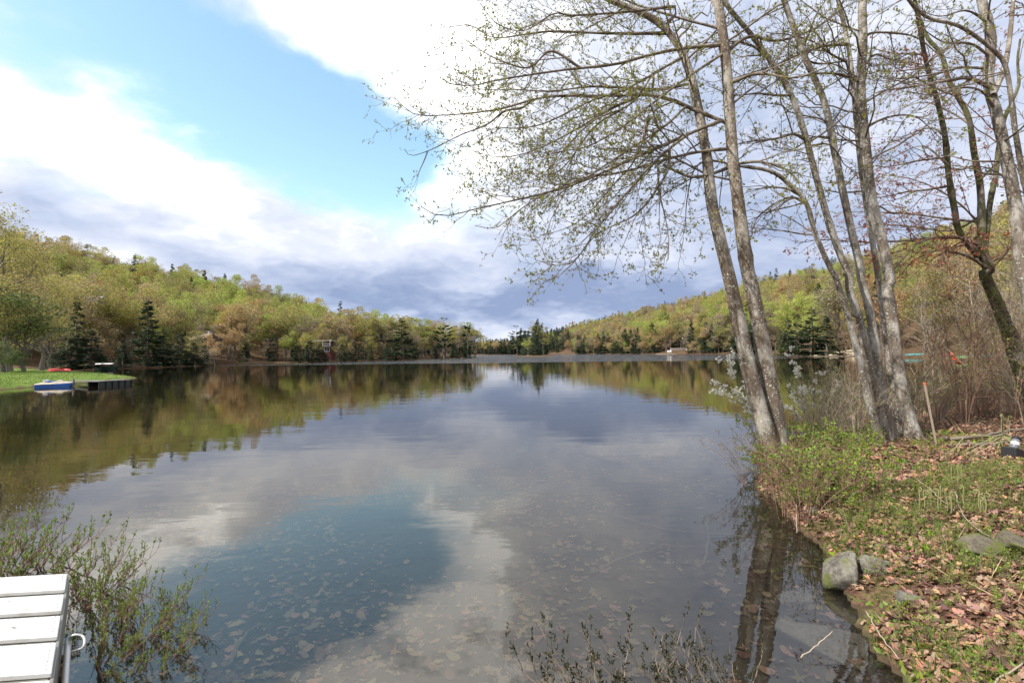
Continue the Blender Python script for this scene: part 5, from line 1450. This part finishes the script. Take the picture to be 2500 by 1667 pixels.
tp = np.array([at(2323, 862, 9.6), at(2331, 872, 9.62), at(2333, 880, 9.58), at(2345, 890, 9.6)])
V = []
for i, p in enumerate(resample(tp, 12)):
    a = i * 0.55; w_ = 0.035 + 0.012 * math.sin(i * 1.7)
    V += [p + np.array([math.cos(a) * w_, math.sin(a) * w_, 0.01]), p - np.array([math.cos(a) * w_, math.sin(a) * w_, 0.01])]
F = np.array([[2 * i, 2 * i + 1, 2 * i + 3, 2 * i + 2] for i in range(11)])
rb = link('ribbon', mesh_of('ribbon', np.array(V), F, True), None, MAT['orange']); sm = rb.modifiers.new('t', 'SOLIDIFY'); sm.thickness = 0.002
tag(rb, 'bright orange marking ribbon tied to a thin leaning stem', 'ribbon')
base = glie([(2372, 985)])[0]
stick('sapling', [base, at(2352, 900, 9.6), at(2325, 862, 9.6), at(2290, 828, 9.7), at(2240, 770, 9.9)], 0.014, 0.005, 'thin leaning stem that carries the orange ribbon', 'twig_grey', 'sapling', 'saplings of the right-hand thicket', 18)
f0 = np.array(glie([(2478, 1128)])[0])
root = empty('garden_lamp', f0, 0.4); tag(root, 'black lamp with a grey barrel and white label lying in the leaves', 'lamp')
V = np.array([[-0.16, -0.08, 0], [0.22, -0.08, -0.03], [0.22, 0.10, -0.03], [-0.16, 0.10, 0], [-0.13, -0.07, 0.16], [0.22, -0.07, 0.07], [0.22, 0.09, 0.07], [-0.13, 0.09, 0.16]])
F = np.array([[3, 2, 1, 0], [4, 5, 6, 7], [0, 1, 5, 4], [1, 2, 6, 5], [2, 3, 7, 6], [3, 0, 4, 7]])
hd = link('shade', mesh_of('shade', V, F), root, MAT['black']); bv = hd.modifiers.new('b', 'BEVEL'); bv.width = 0.012; bv.segments = 2
P = np.array([[-0.02, 0, 0.12], [0.03, 0, 0.20], [0.06, 0, 0.245], [0.085, 0, 0.285]])
V, F = tubes(resample(P[[0, 1, 2]], 6), np.array([0.045] * 6), 14, True); link('barrel', mesh_of('barrel', V, F, True), root, MAT['grey_plastic'])
V, F = tubes(resample([P[1] - (P[1] - P[0]) * 0.35, P[1] - (P[1] - P[0]) * 0.1, P[1] + (P[2] - P[1]) * 0.15], 4), np.full(4, 0.047), 14); link('label_band', mesh_of('label_band', V, F, True), root, MAT['white'])
V, F = tubes(resample([P[2], (P[2] + P[3]) / 2, P[3]], 4), np.array([0.052, 0.052, 0.05, 0.03]), 14, True); link('cap', mesh_of('cap', V, F, True), root, MAT['black'])
for i, (pts, lb_) in enumerate([
        ([(2300, 1135), (2335, 1118), (2360, 1100), (2410, 1101), (2455, 1094), (2480, 1100)], 'topmost strand of the pale cable by the black lamp'),
        ([(2350, 1124), (2400, 1112), (2440, 1100), (2458, 1092), (2490, 1100)], 'second strand of the pale cable by the black lamp'),
        ([(2360, 1128), (2410, 1118), (2450, 1106), (2475, 1108)], 'third strand of the pale cable by the black lamp'),
        ([(2380, 1135), (2420, 1126), (2460, 1112), (2485, 1116)], 'lowest strand of the pale cable by the black lamp')]):
    stick('cable', [(a, b, c + (0.05 + 0.10 * math.sin(math.pi * j / (len(pts) - 1)))) for j, (a, b, c) in enumerate(glie(pts))], 0.0075, 0.007, lb_, 'cable', 'cable', 'pale cable strands', 20)

# ------------------------------------------------------------------ metal dock, lower left
m, t = newmat('dock_aluminium')
co = t.n('ShaderNodeTexCoord').outputs['Object']
c = t.mix(t.rng(t.noise(co, 5, 6, 0.65), 0.4, 0.75), (0.70, 0.695, 0.68), (0.47, 0.44, 0.39))
c = t.mix(t.m('MULTIPLY', t.rng(t.noise(co, 60, 3, 0.6), 0.68, 0.74), 0.7), c, (0.25, 0.18, 0.12))
out(t, bsdf(t, c, t.rng(t.noise(co, 15, 4), 0.3, 0.7, 0.35, 0.6), 0.5, 0.35, t.n('ShaderNodeBump', {'Strength': 0.15, 'Distance': 0.01, 'Height': t.noise(co, 9, 3)}).outputs[0]))
MAT['dock'] = m
MAT['dock_side'] = plain('dock_side_metal', (0.26, 0.25, 0.22), 0.5, 0.4, 0.3, 12, bump=0.2)
MAT['pipe'] = plain('galvanised_pipe', (0.50, 0.49, 0.47), 0.4, 0.6, 0.15, 20)
DZ = 0.40
e0, e1 = on(165, 1399, DZ), on(122, 1667, DZ)               # right-hand edge of the deck, far end and towards the viewer
E = norm(e1 - e0); Wv = norm(on(0, 1408, DZ) - e0)           # along the edge; across the deck
root = empty('dock', e0); tag(root, 'white riveted metal dock section in the lower left corner', 'dock')
def along(py):
    q = on(165 + (py - 1399) / (1667 - 1399) * (122 - 165), py, DZ); return float(np.dot(q - e0, E))
cuts = [0.0, along(1437), along(1449), along(1488), along(1501), along(1551), along(1566), along(1640), along(1658), along(1658) + 0.42, along(1658) + 0.45, along(1658) + 1.0]
def slab(a, b, z0, z1, w0, w1, name, mt, round_=True):
    V = np.array([E * s_ + Wv * u + np.array([0, 0, z]) for z in (z0, z1) for s_ in (a, b) for u in (w0, w1)])
    F = np.array([[0, 2, 3, 1], [4, 5, 7, 6], [0, 1, 5, 4], [2, 6, 7, 3], [0, 4, 6, 2], [1, 3, 7, 5]])
    o = link(name, mesh_of(name, V, F), root, MAT[mt])
    if round_:
        b_ = o.modifiers.new('b', 'BEVEL'); b_.width = 0.006; b_.segments = 2
    return o
DW = 1.5
for a, b in zip(cuts[::2], cuts[1::2]):
    slab(a, b, -0.03, 0.0, 0.0, DW, 'deck_panel', 'dock')
slab(0.0, cuts[-1], -0.075, -0.034, 0.012, DW - 0.02, 'channel_tray', 'dock_side')
slab(-0.004, cuts[-1], -0.20, -0.032, -0.012, 0.010, 'side_rail', 'dock_side')
slab(-0.012, 0.010, -0.20, -0.032, 0.012, DW, 'end_rail', 'dock_side')
V, F = [], []
def dome(c, r):
    a = np.arange(8) * np.pi / 4
    ring = [np.stack([c[0] + r * k_ * np.cos(a), c[1] + r * k_ * np.sin(a), np.full(8, c[2] + r * h_)], 1) for k_, h_ in ((1, 0), (0.8, 0.4), (0.35, 0.62))]
    return np.vstack(ring), [np.array([[8 * j + i, 8 * j + (i + 1) % 8, 8 * j + 8 + (i + 1) % 8, 8 * j + 8 + i] for j in range(2) for i in range(8)]), np.array([[16 + i for i in range(8)]])]
rv = []
for a, b in zip(cuts[::2], cuts[1::2]):
    for s_ in np.arange(a + 0.02, b - 0.01, 0.042): rv.append(dome(E * s_ + Wv * 0.035, 0.0075))
    for u in np.arange(0.15, DW, 0.14) + rng.normal(0, 0.02, len(np.arange(0.15, DW, 0.14))):
        rv.append(dome(E * (a + 0.018) + Wv * u, 0.007))
V, F = join_parts(rv); tag(link('rivets', mesh_of('rivets', V, F, True), root, MAT['dock']), kind='stuff')
sideN = -Wv
pp_ = [E * along(1525) + sideN * 0.05 + np.array([0, 0, -0.10]), E * along(1600) + sideN * 0.055 + np.array([0, 0, -0.16]), E * along(1700) + sideN * 0.06 + np.array([0, 0, -0.22])]
V, F = tubes(resample(pp_, 10), np.full(10, 0.017), 12, True); link('pole', mesh_of('pole', V, F, True), root, MAT['pipe'])
h0 = pp_[0]
hp = [h0, h0 + sideN * 0.03 + np.array([0, 0, 0.035]), h0 + sideN * 0.085 + np.array([0, 0, 0.02]), h0 + sideN * 0.085 + E * 0.07 + np.array([0, 0, -0.01]), h0 + E * 0.10 + sideN * 0.02 + np.array([0, 0, -0.02])]
V, F = tubes(resample(hp, 20), np.full(20, 0.008), 8, True); link('handle', mesh_of('handle', V, F, True), root, MAT['pipe'])
for s_ in (0.12, 0.9):
    V, F = tubes(resample([E * s_ + Wv * 0.10 + np.array([0, 0, -0.08]), E * s_ + Wv * 0.10 + np.array([0, 0, -0.5]), E * s_ + Wv * 0.10 + np.array([0, 0, -1.1])], 4), np.full(4, 0.03), 10); link('leg', mesh_of('leg', V, F, True), root, MAT['pipe'])
for i, (s_, u) in enumerate([(0.50, 0.33), (0.56, 0.40), (0.50, 0.22), (0.93, 0.25), (0.30, 0.5)]):
    o = link('dock_leaf', LEAFM[rng.integers(3)][rng.integers(3)]); q = e0 + E * s_ + Wv * u
    o.location = (q[0], q[1], DZ + 0.008); k = rng.uniform(0.012, 0.03); o.scale = (k,) * 3; o.rotation_euler = (0, 0, rng.uniform(0, 6))
    tag(o, ['brown leaf scrap on the dock, furthest from the riveted edge', 'reddish leaf scrap in the middle of the dock', 'tiny leaf scrap near the dock centre panel', 'dark leaf scrap on the nearest dock panel', 'leaf scrap on the second dock panel'][i], 'leaf', 'leaf scraps on the dock')
# ------------------------------------------------------------------ boats, docks and houses along the shores
for nm, col, rough in (('boat_blue', (0.045, 0.14, 0.42), 0.4), ('boat_cream', (0.50, 0.44, 0.36), 0.7), ('canoe_red', (0.62, 0.05, 0.04), 0.4), ('canoe_dull', (0.26, 0.10, 0.085), 0.6), ('canoe_teal', (0.10, 0.34, 0.36), 0.5),
                       ('canoe_green', (0.16, 0.33, 0.14), 0.5), ('dark_frame', (0.018, 0.018, 0.02), 0.6), ('grey_plank', (0.17, 0.165, 0.155), 0.85), ('dark_panel', (0.05, 0.055, 0.055), 0.5),
                       ('hull_green', (0.035, 0.075, 0.06), 0.5), ('house_red', (0.12, 0.04, 0.035), 0.8), ('house_grey', (0.27, 0.27, 0.27), 0.8), ('house_brown', (0.13, 0.09, 0.065), 0.85),
                       ('roof_grey', (0.22, 0.215, 0.21), 0.9), ('roof_brown', (0.20, 0.16, 0.13), 0.9), ('concrete', (0.50, 0.47, 0.42), 0.9), ('stone_wall', (0.33, 0.29, 0.26), 0.95), ('pole_wood', (0.17, 0.14, 0.12), 0.9), ('paddle', (0.62, 0.47, 0.33), 0.6)):
    MAT[nm] = plain(nm, col, rough, 0.0, 0.15, 1.5)
m, t = newmat('window_glass'); out(t, bsdf(t, (0.03, 0.035, 0.04), 0.08, 0.6)); MAT['glass'] = m
def part(root, name, mt, vf, smooth=False, parent=None, bevel=0.0):
    o = link(name, mesh_of(name, vf[0], vf[1], smooth), parent or root, MAT[mt])
    if bevel:
        b_ = o.modifiers.new('b', 'BEVEL'); b_.width = bevel; b_.segments = 2
    return o
def loft(secs):
    """secs: list of (k,3) rings"""
    K = len(secs[0]); V = np.vstack(secs); n = len(secs)
    id_ = np.arange(n * K).reshape(n, K); a, b = id_[:-1], id_[1:]
    return V, [np.stack([a, b, np.roll(b, -1, 1), np.roll(a, -1, 1)], -1).reshape(-1, 4), id_[0:1, ::-1], id_[-1:]]
# pedal boat: two pontoons, a moulded deck, two seats
q = on(128, 944.5); root = empty('pedal_boat', (q[0], q[1] + 0.2, -0.03), R(28)); root.scale = (0.8, 0.8, 0.72); tag(root, 'blue pedal boat with a cream deck moored at the lawn', 'boat')
for sgn in (-1, 1):
    secs = []
    for x, hw, zb, zt in ((-1.2, 0.24, -0.05, 0.34), (-1.12, 0.27, -0.12, 0.35), (0.3, 0.28, -0.14, 0.35), (0.85, 0.25, -0.08, 0.37), (1.15, 0.15, 0.06, 0.40), (1.28, 0.05, 0.22, 0.42)):
        yy = sgn * 0.42; secs.append(np.array([[x, yy - hw, zt], [x, yy - hw * 0.85, zb], [x, yy + hw * 0.85, zb], [x, yy + hw, zt]]))
    part(root, 'pontoon', 'boat_blue', loft(secs), bevel=0.02)
secs = []
for x, hw, z, up in ((-1.24, 0.66, 0.36, 0.04), (-0.95, 0.73, 0.36, 0.10), (-0.6, 0.74, 0.36, 0.22), (-0.2, 0.74, 0.36, 0.12), (0.2, 0.72, 0.37, 0.24), (0.65, 0.66, 0.39, 0.16), (1.05, 0.5, 0.42, 0.05), (1.32, 0.28, 0.44, 0.02)):
    secs.append(np.array([[x, -hw, z], [x, -hw * 0.75, z + up], [x, -0.12, z + up * 0.7], [x, 0.12, z + up * 0.7], [x, hw * 0.75, z + up], [x, hw, z], [x, hw, z - 0.04], [x, -hw, z - 0.04]]))
part(root, 'deck', 'boat_cream', loft(secs), bevel=0.01)
for sgn in (-1, 1):
    st = part(root, 'seat', 'boat_blue', box((-0.35, sgn * 0.32, 0.58), (0.42, 0.42, 0.10)), bevel=0.03)
    part(root, 'seat_back', 'white', box((-0.62, sgn * 0.32, 0.66), (0.10, 0.44, 0.26), 0, 0, -0.25), bevel=0.03, parent=st)
part(root, 'steering_console', 'boat_cream', box((0.35, 0, 0.64), (0.5, 0.30, 0.14), 0, 0, 0, 0.7), bevel=0.03)
# floating dock of dark panels
a3, b3 = on(241, 943.5), on(322, 937.5)
root = empty('floating_dock', (a3[0], a3[1], 0), math.atan2(b3[1] - a3[1], b3[0] - a3[0])); L_ = float(np.linalg.norm(b3 - a3)); tag(root, 'black box-framed floating dock off the lawn', 'dock')
part(root, 'deck', 'grey_plank', box((L_ / 2, 0.45, 0.36), (L_ + 0.06, 0.95, 0.04)))
for i in range(6):
    part(root, 'post', 'dark_frame', box((0.04 + i * (L_ - 0.08) / 5, 0.0, 0.15), (0.07, 0.08, 0.38)))
for i in range(5):
    part(root, 'panel', 'dark_panel', box((0.04 + (i + 0.5) * (L_ - 0.08) / 5, 0.05, 0.15), ((L_ - 0.08) / 5 - 0.08, 0.03, 0.32)))
part(root, 'frame', 'dark_frame', box((L_ / 2, 0.85, 0.15), (L_, 0.06, 0.36)))
a3, b3 = on(179, 936, 0.33), at(243, 930, 36.5)
def beam(root, name, p, q_, w_, h_, mt):
    p, q_ = np.array(p), np.array(q_); d = q_ - p; c = (p + q_) / 2 - np.array(root.location); Ln = float(np.linalg.norm(d))
    return part(root, name, mt, box(c, (Ln, w_, h_), math.atan2(d[1], d[0]), 0, -math.asin(d[2] / Ln)))
a3 = np.array([on(179, 938)[0], on(179, 938)[1], 0.30]); b3 = np.array([on(243, 943)[0], on(243, 943)[1] + 0.6, 0.36])
root = empty('gangway', a3); tag(root, 'narrow grey gangway from the lawn to the black floating dock', 'gangway')
beam(root, 'plank', a3, b3, 0.5, 0.05, 'grey_plank'); beam(root, 'lower_rail', a3 - (0, 0, 0.22), b3 - (0, 0, 0.26), 0.08, 0.05, 'grey_plank')
q = on(178, 943); stick('mooring_post', [(q[0], q[1], -0.4), (q[0], q[1], 0.2), (q[0], q[1], 0.62)], 0.05, 0.05, 'short dark mooring post beside the pedal boat', 'pole_wood', 'post', None, 5, 8)
# red canoe on the grass and a paddle laid on it
def canoe(name, c, rz, L_, mt, label, group, up=False, inv=True):
    root = empty(name, c, rz); tag(root, label, 'canoe', group)
    secs = []
    for u in np.linspace(-1, 1, 13):
        w_ = 0.42 * (1 - abs(u) ** 2.4) + 0.02; rise = 0.16 * abs(u) ** 3
        a = np.linspace(0, np.pi, 9); z = np.sin(a) * 0.36 * (1 - 0.35 * abs(u) ** 4)
        secs.append(np.stack([np.full(9, u * L_ / 2), -np.cos(a) * w_, z if inv else 0.40 - z + rise], 1))
    V, F = loft(secs); hull = part(root, 'hull', mt, (V, F), True)
    for sgn in (-1, 1):
        P = np.array([[s_[0, 0], sgn * abs(s_[0, 1]), s_[0, 2] + (0.0 if not inv else 0.01)] for s_ in secs]); part(root, 'gunwale', 'boat_cream', tubes(P, np.full(13, 0.022), 5), True)
    return root
q = on(145, 907.5, 0.42); z_ = gz(q[0], q[1]); canoe('canoe', (q[0], q[1], z_ + 0.02), R(-12), 3.6, 'canoe_red', 'red canoe lying upside down on the lawn', 'upturned canoes')
root = empty('paddle', (q[0] - 0.3, q[1] - 0.25, z_ + 0.36), R(12)); tag(root, 'pale paddle laid across the red canoe', 'paddle')
V, F = tubes(resample([(-0.8, 0, 0.0), (0, 0, 0.1), (0.75, 0, 0.24)], 6), np.full(6, 0.03), 8, True); part(root, 'shaft', 'paddle', (V, F), True)
part(root, 'blade', 'paddle', box((0.95, 0, 0.28), (0.5, 0.2, 0.05), 0, 0, -0.18), bevel=0.02)
# covered boat in the cove
q = on(260, 901); root = empty('covered_boat', (q[0], q[1], 0), R(8)); tag(root, 'dark green boat with a white cover moored in the cove', 'boat')
part(root, 'hull', 'hull_green', loft([np.array([[x, -w_, 0.55], [x, -w_ * 0.8, -0.1], [x, w_ * 0.8, -0.1], [x, w_, 0.55]]) for x, w_ in ((-1.7, 0.7), (-0.5, 0.8), (0.8, 0.75), (1.5, 0.45), (1.8, 0.1))]))
part(root, 'cover', 'white', loft([np.array([[x, -w_, 0.95], [x, -w_ * 0.6, 1.12], [x, w_ * 0.6, 1.12], [x, w_, 0.95]]) for x, w_ in ((-1.6, 0.7), (0, 0.8), (1.5, 0.6))]))
for x in (-1.4, 1.2):
    for sgn in (-1, 1): part(root, 'support', 'dark_frame', box((x, sgn * 0.5, 0.75), (0.05, 0.05, 0.45)))
# canoes hauled out on the right shore
for px, d_, mt, lb_, rz in ((2232, 72, 'canoe_teal', 'pale teal canoe on the right shore, seen between the clump and the stake', 0.1), (2305, 70, 'canoe_dull', 'dull red canoe on the right shore behind the orange ribbon', 0.2),
                            (2375, 68, 'canoe_green', 'green canoe on the right shore left of the mossy trunk', -0.1), (2420, 66, 'canoe_teal', 'second teal canoe, nearest the mossy trunk', 0.3)):
    x = (px - CX) / FPX * d_; k_ = 0
    while shore(np.array([x]), np.array([float(d_)]))[0] < 1.2 and k_ < 40: d_ += 1.0; x = (px - CX) / FPX * d_; k_ += 1
    canoe('canoe', (x, d_, gz(x, d_) + 0.02), rz, 4.8, mt, lb_, 'canoes on the right shore')
# houses
def house(name, px, dist, zbase, Wd, Dp, Hw, Hr, rz, wall, roof, label, wins, flat=False):
    d = ray(px, 860); k_ = dist / math.hypot(d[0], d[1]); x, y = d[0] * k_, d[1] * k_
    root = empty(name, (x, y, zbase), rz); tag(root, label, 'house', 'houses on the left shore')
    part(root, 'wall', wall, box((0, 0, Hw / 2 - 1.2), (Wd, Dp, Hw + 2.4)))
    e = 0.45
    if flat:
        rf = part(root, 'roof', roof, box((0, 0, Hw + 0.18), (Wd + 2 * e, Dp + 2 * e, 0.26), 0, 0.04))
        part(root, 'fascia', 'white', box((0, -Dp / 2 - e - 0.06, Hw + 0.16), (Wd + 2 * e, 0.08, 0.34)), parent=rf)
    else:
        A = np.array([[-Wd / 2 - e, -Dp / 2 - e, Hw - 0.2], [Wd / 2 + e, -Dp / 2 - e, Hw - 0.2], [Wd / 2 + e, 0, Hw + Hr], [-Wd / 2 - e, 0, Hw + Hr], [-Wd / 2 - e, Dp / 2 + e, Hw - 0.2], [Wd / 2 + e, Dp / 2 + e, Hw - 0.2]])
        B = A + np.array([0, 0, 0.18])
        rf = part(root, 'roof', roof, (np.vstack([A, B]), [np.array([[1, 0, 3, 2], [2, 3, 4, 5], [6, 7, 8, 9], [9, 8, 11, 10], [0, 1, 7, 6], [5, 4, 10, 11], [0, 6, 9, 3], [3, 9, 10, 4], [7, 1, 2, 8], [8, 2, 5, 11]])]))
        gb = np.array([[sx * Wd / 2, sy * Dp / 2, Hw] for sx in (-1, 1) for sy in (-1, 1)] + [[-Wd / 2, 0, Hw + Hr - 0.1], [Wd / 2, 0, Hw + Hr - 0.1]])
        part(root, 'gable', wall, (gb, [np.array([[0, 4, 1], [2, 3, 5]]), np.array([[0, 2, 5, 4], [1, 4, 5, 3]])]))
        part(root, 'chimney', 'stone_wall', box((Wd * 0.2, 0.3, Hw + Hr + 0.2), (0.6, 0.6, 1.2)), parent=rf)
    for wx, wz, ww, wh in wins:
        wn = part(root, 'window', 'white', box((wx, -Dp / 2 - 0.03, wz), (ww, 0.08, wh)))
        for sx in (-1, 1): part(root, 'pane', 'glass', box((wx + sx * ww * 0.235, -Dp / 2 - 0.075, wz), (ww * 0.40, 0.03, wh * 0.82)), parent=wn)
    return root
h1 = house('house', 780, 170, 3.0, 8.6, 6.0, 3.6, 0, R(6), 'house_red', 'roof_grey', 'red house with white trim and upper porch on the left shore', [(3.2, 0.95, 1.5, 1.5), (-1.0, 1.0, 1.4, 1.4), (-3.0, 1.0, 1.4, 1.4), (-1.0, 2.9, 1.4, 1.0), (-3.0, 2.9, 1.4, 1.0)], True)
part(h1, 'porch_floor', 'white', box((3.2, -3.5, 2.05), (2.4, 1.0, 0.14)))
for x in (2.1, 4.35): part(h1, 'porch_post', 'white', box((x, -3.92, 2.9), (0.14, 0.14, 1.9)))
part(h1, 'porch_rail', 'white', box((3.2, -3.95, 2.75), (2.2, 0.06, 0.12)))
part(h1, 'porch_opening', 'glass', box((3.2, -3.03, 2.95), (2.0, 0.05, 1.3)))
h2 = house('cabin', 503, 152, 4.2, 5.4, 4.5, 2.6, 1.3, R(-28), 'house_brown', 'roof_brown', 'brown cabin whose pitched roof shows above the dark spruces', [(-1.2, 1.4, 1.0, 1.0), (1.2, 1.4, 1.0, 1.0)])
h3 = house('house', 175, 158, 12.0, 11.5, 6.5, 3.6, 1.6, R(22), 'house_grey', 'roof_grey', 'grey house with pale windows half hidden among trees above the lawn', [(-4.3, 2.0, 1.1, 1.7), (-2.8, 2.0, 1.1, 1.7), (3.0, 2.0, 1.2, 1.8), (4.4, 2.0, 1.2, 1.8)])
# small things on the left shore
def chair(px, dist, mt, label, s_=1.0, rz=0.3, group='chairs by the water'):
    d = ray(px, 860); k_ = dist / math.hypot(d[0], d[1]); x, y = d[0] * k_, d[1] * k_
    root = empty('garden_chair', (x, y, gz(x, y)), rz); root.scale = (s_,) * 3; tag(root, label, 'chair', group)
    part(root, 'seat', mt, box((0, 0, 0.38), (0.6, 0.6, 0.06), 0, -0.12)); part(root, 'backrest', mt, box((0, 0.33, 0.72), (0.62, 0.06, 0.8), 0, -0.3))
    for sx in (-1, 1):
        part(root, 'arm', mt, box((sx * 0.34, 0.02, 0.58), (0.1, 0.7, 0.04)))
        for sy in (-0.26, 0.26): part(root, 'leg', mt, box((sx * 0.3, sy, 0.18), (0.07, 0.07, 0.40)))
chair(636, 137.5, 'white', 'white chair on the left shore by the little landing', 1.5)
chair(1632, 318, 'white', 'white chair beside the far right landing, nearer the trees', 1.6, 0.2, 'chairs at the far landing')
chair(1637, 318, 'white', 'white chair beside the far right landing, nearer the pole', 1.6, -0.2, 'chairs at the far landing')
d = ray(618, 860); k_ = 138.5 / math.hypot(d[0], d[1]); x, y = d[0] * k_, d[1] * k_
root = empty('landing_ramp', (x, y, gz(x, y)), 0.1); tag(root, 'small slanting wooden landing on the left shore', 'landing')
part(root, 'deck', 'grey_plank', box((-0.6, 0, 0.45), (2.6, 0.9, 0.1), 0, 0, 0.15))
for sx in (-0.3, 0.4): part(root, 'rail', 'grey_plank', box((0.9 + sx, -0.4, 0.85), (0.1, 0.1, 1.3), 0, 0, 0.35))
# far right landing
def far_box(name, px, dist, zc, size, mt, label, cat, rz=0.0):
    d = ray(px, 860); k_ = dist / math.hypot(d[0], d[1]); x, y = d[0] * k_, d[1] * k_
    V, F = box((0, 0, 0), size); o = link(name, mesh_of(name, V, F), None, MAT[mt]); b_ = o.modifiers.new('b', 'BEVEL'); b_.width = 0.08
    o.location = (x, y, gz(x, y) + zc); o.rotation_euler = (0, 0, rz); tag(o, label, cat, None, 'thing'); return o
far_box('boat_ramp', 1632, 303, 0.3, (13, 7, 0.5), 'concrete', 'pale concrete boat ramp on the far right shore', 'ramp', 0.15)
far_box('retaining_wall', 1664, 322, 0.8, (14, 0.6, 1.6), 'stone_wall', 'low stone wall behind the far boat ramp', 'wall', 0.1)
far_box('landing_post', 1676, 318, 0.9, (0.5, 0.5, 1.9), 'white', 'white post at the far landing beside the pole', 'post')
d = ray(1668, 860); k_ = 320 / math.hypot(d[0], d[1]); x, y = d[0] * k_, d[1] * k_
root = empty('utility_pole', (x, y, gz(x, y))); tag(root, 'tall lamp pole standing behind the far boat ramp', 'pole')
V, F = tubes(resample([(0, 0, -0.3), (0.02, 0, 4), (0, 0, 8.4)], 5), np.linspace(0.16, 0.10, 5), 8, True); part(root, 'shaft', 'pole_wood', (V, F), True)
part(root, 'lamp', 'white', box((-0.25, -0.1, 7.6), (0.5, 0.35, 0.5), 0, 0, 0, 0.6)); part(root, 'bracket', 'dark_frame', box((-0.1, 0, 7.9), (0.5, 0.08, 0.08)))
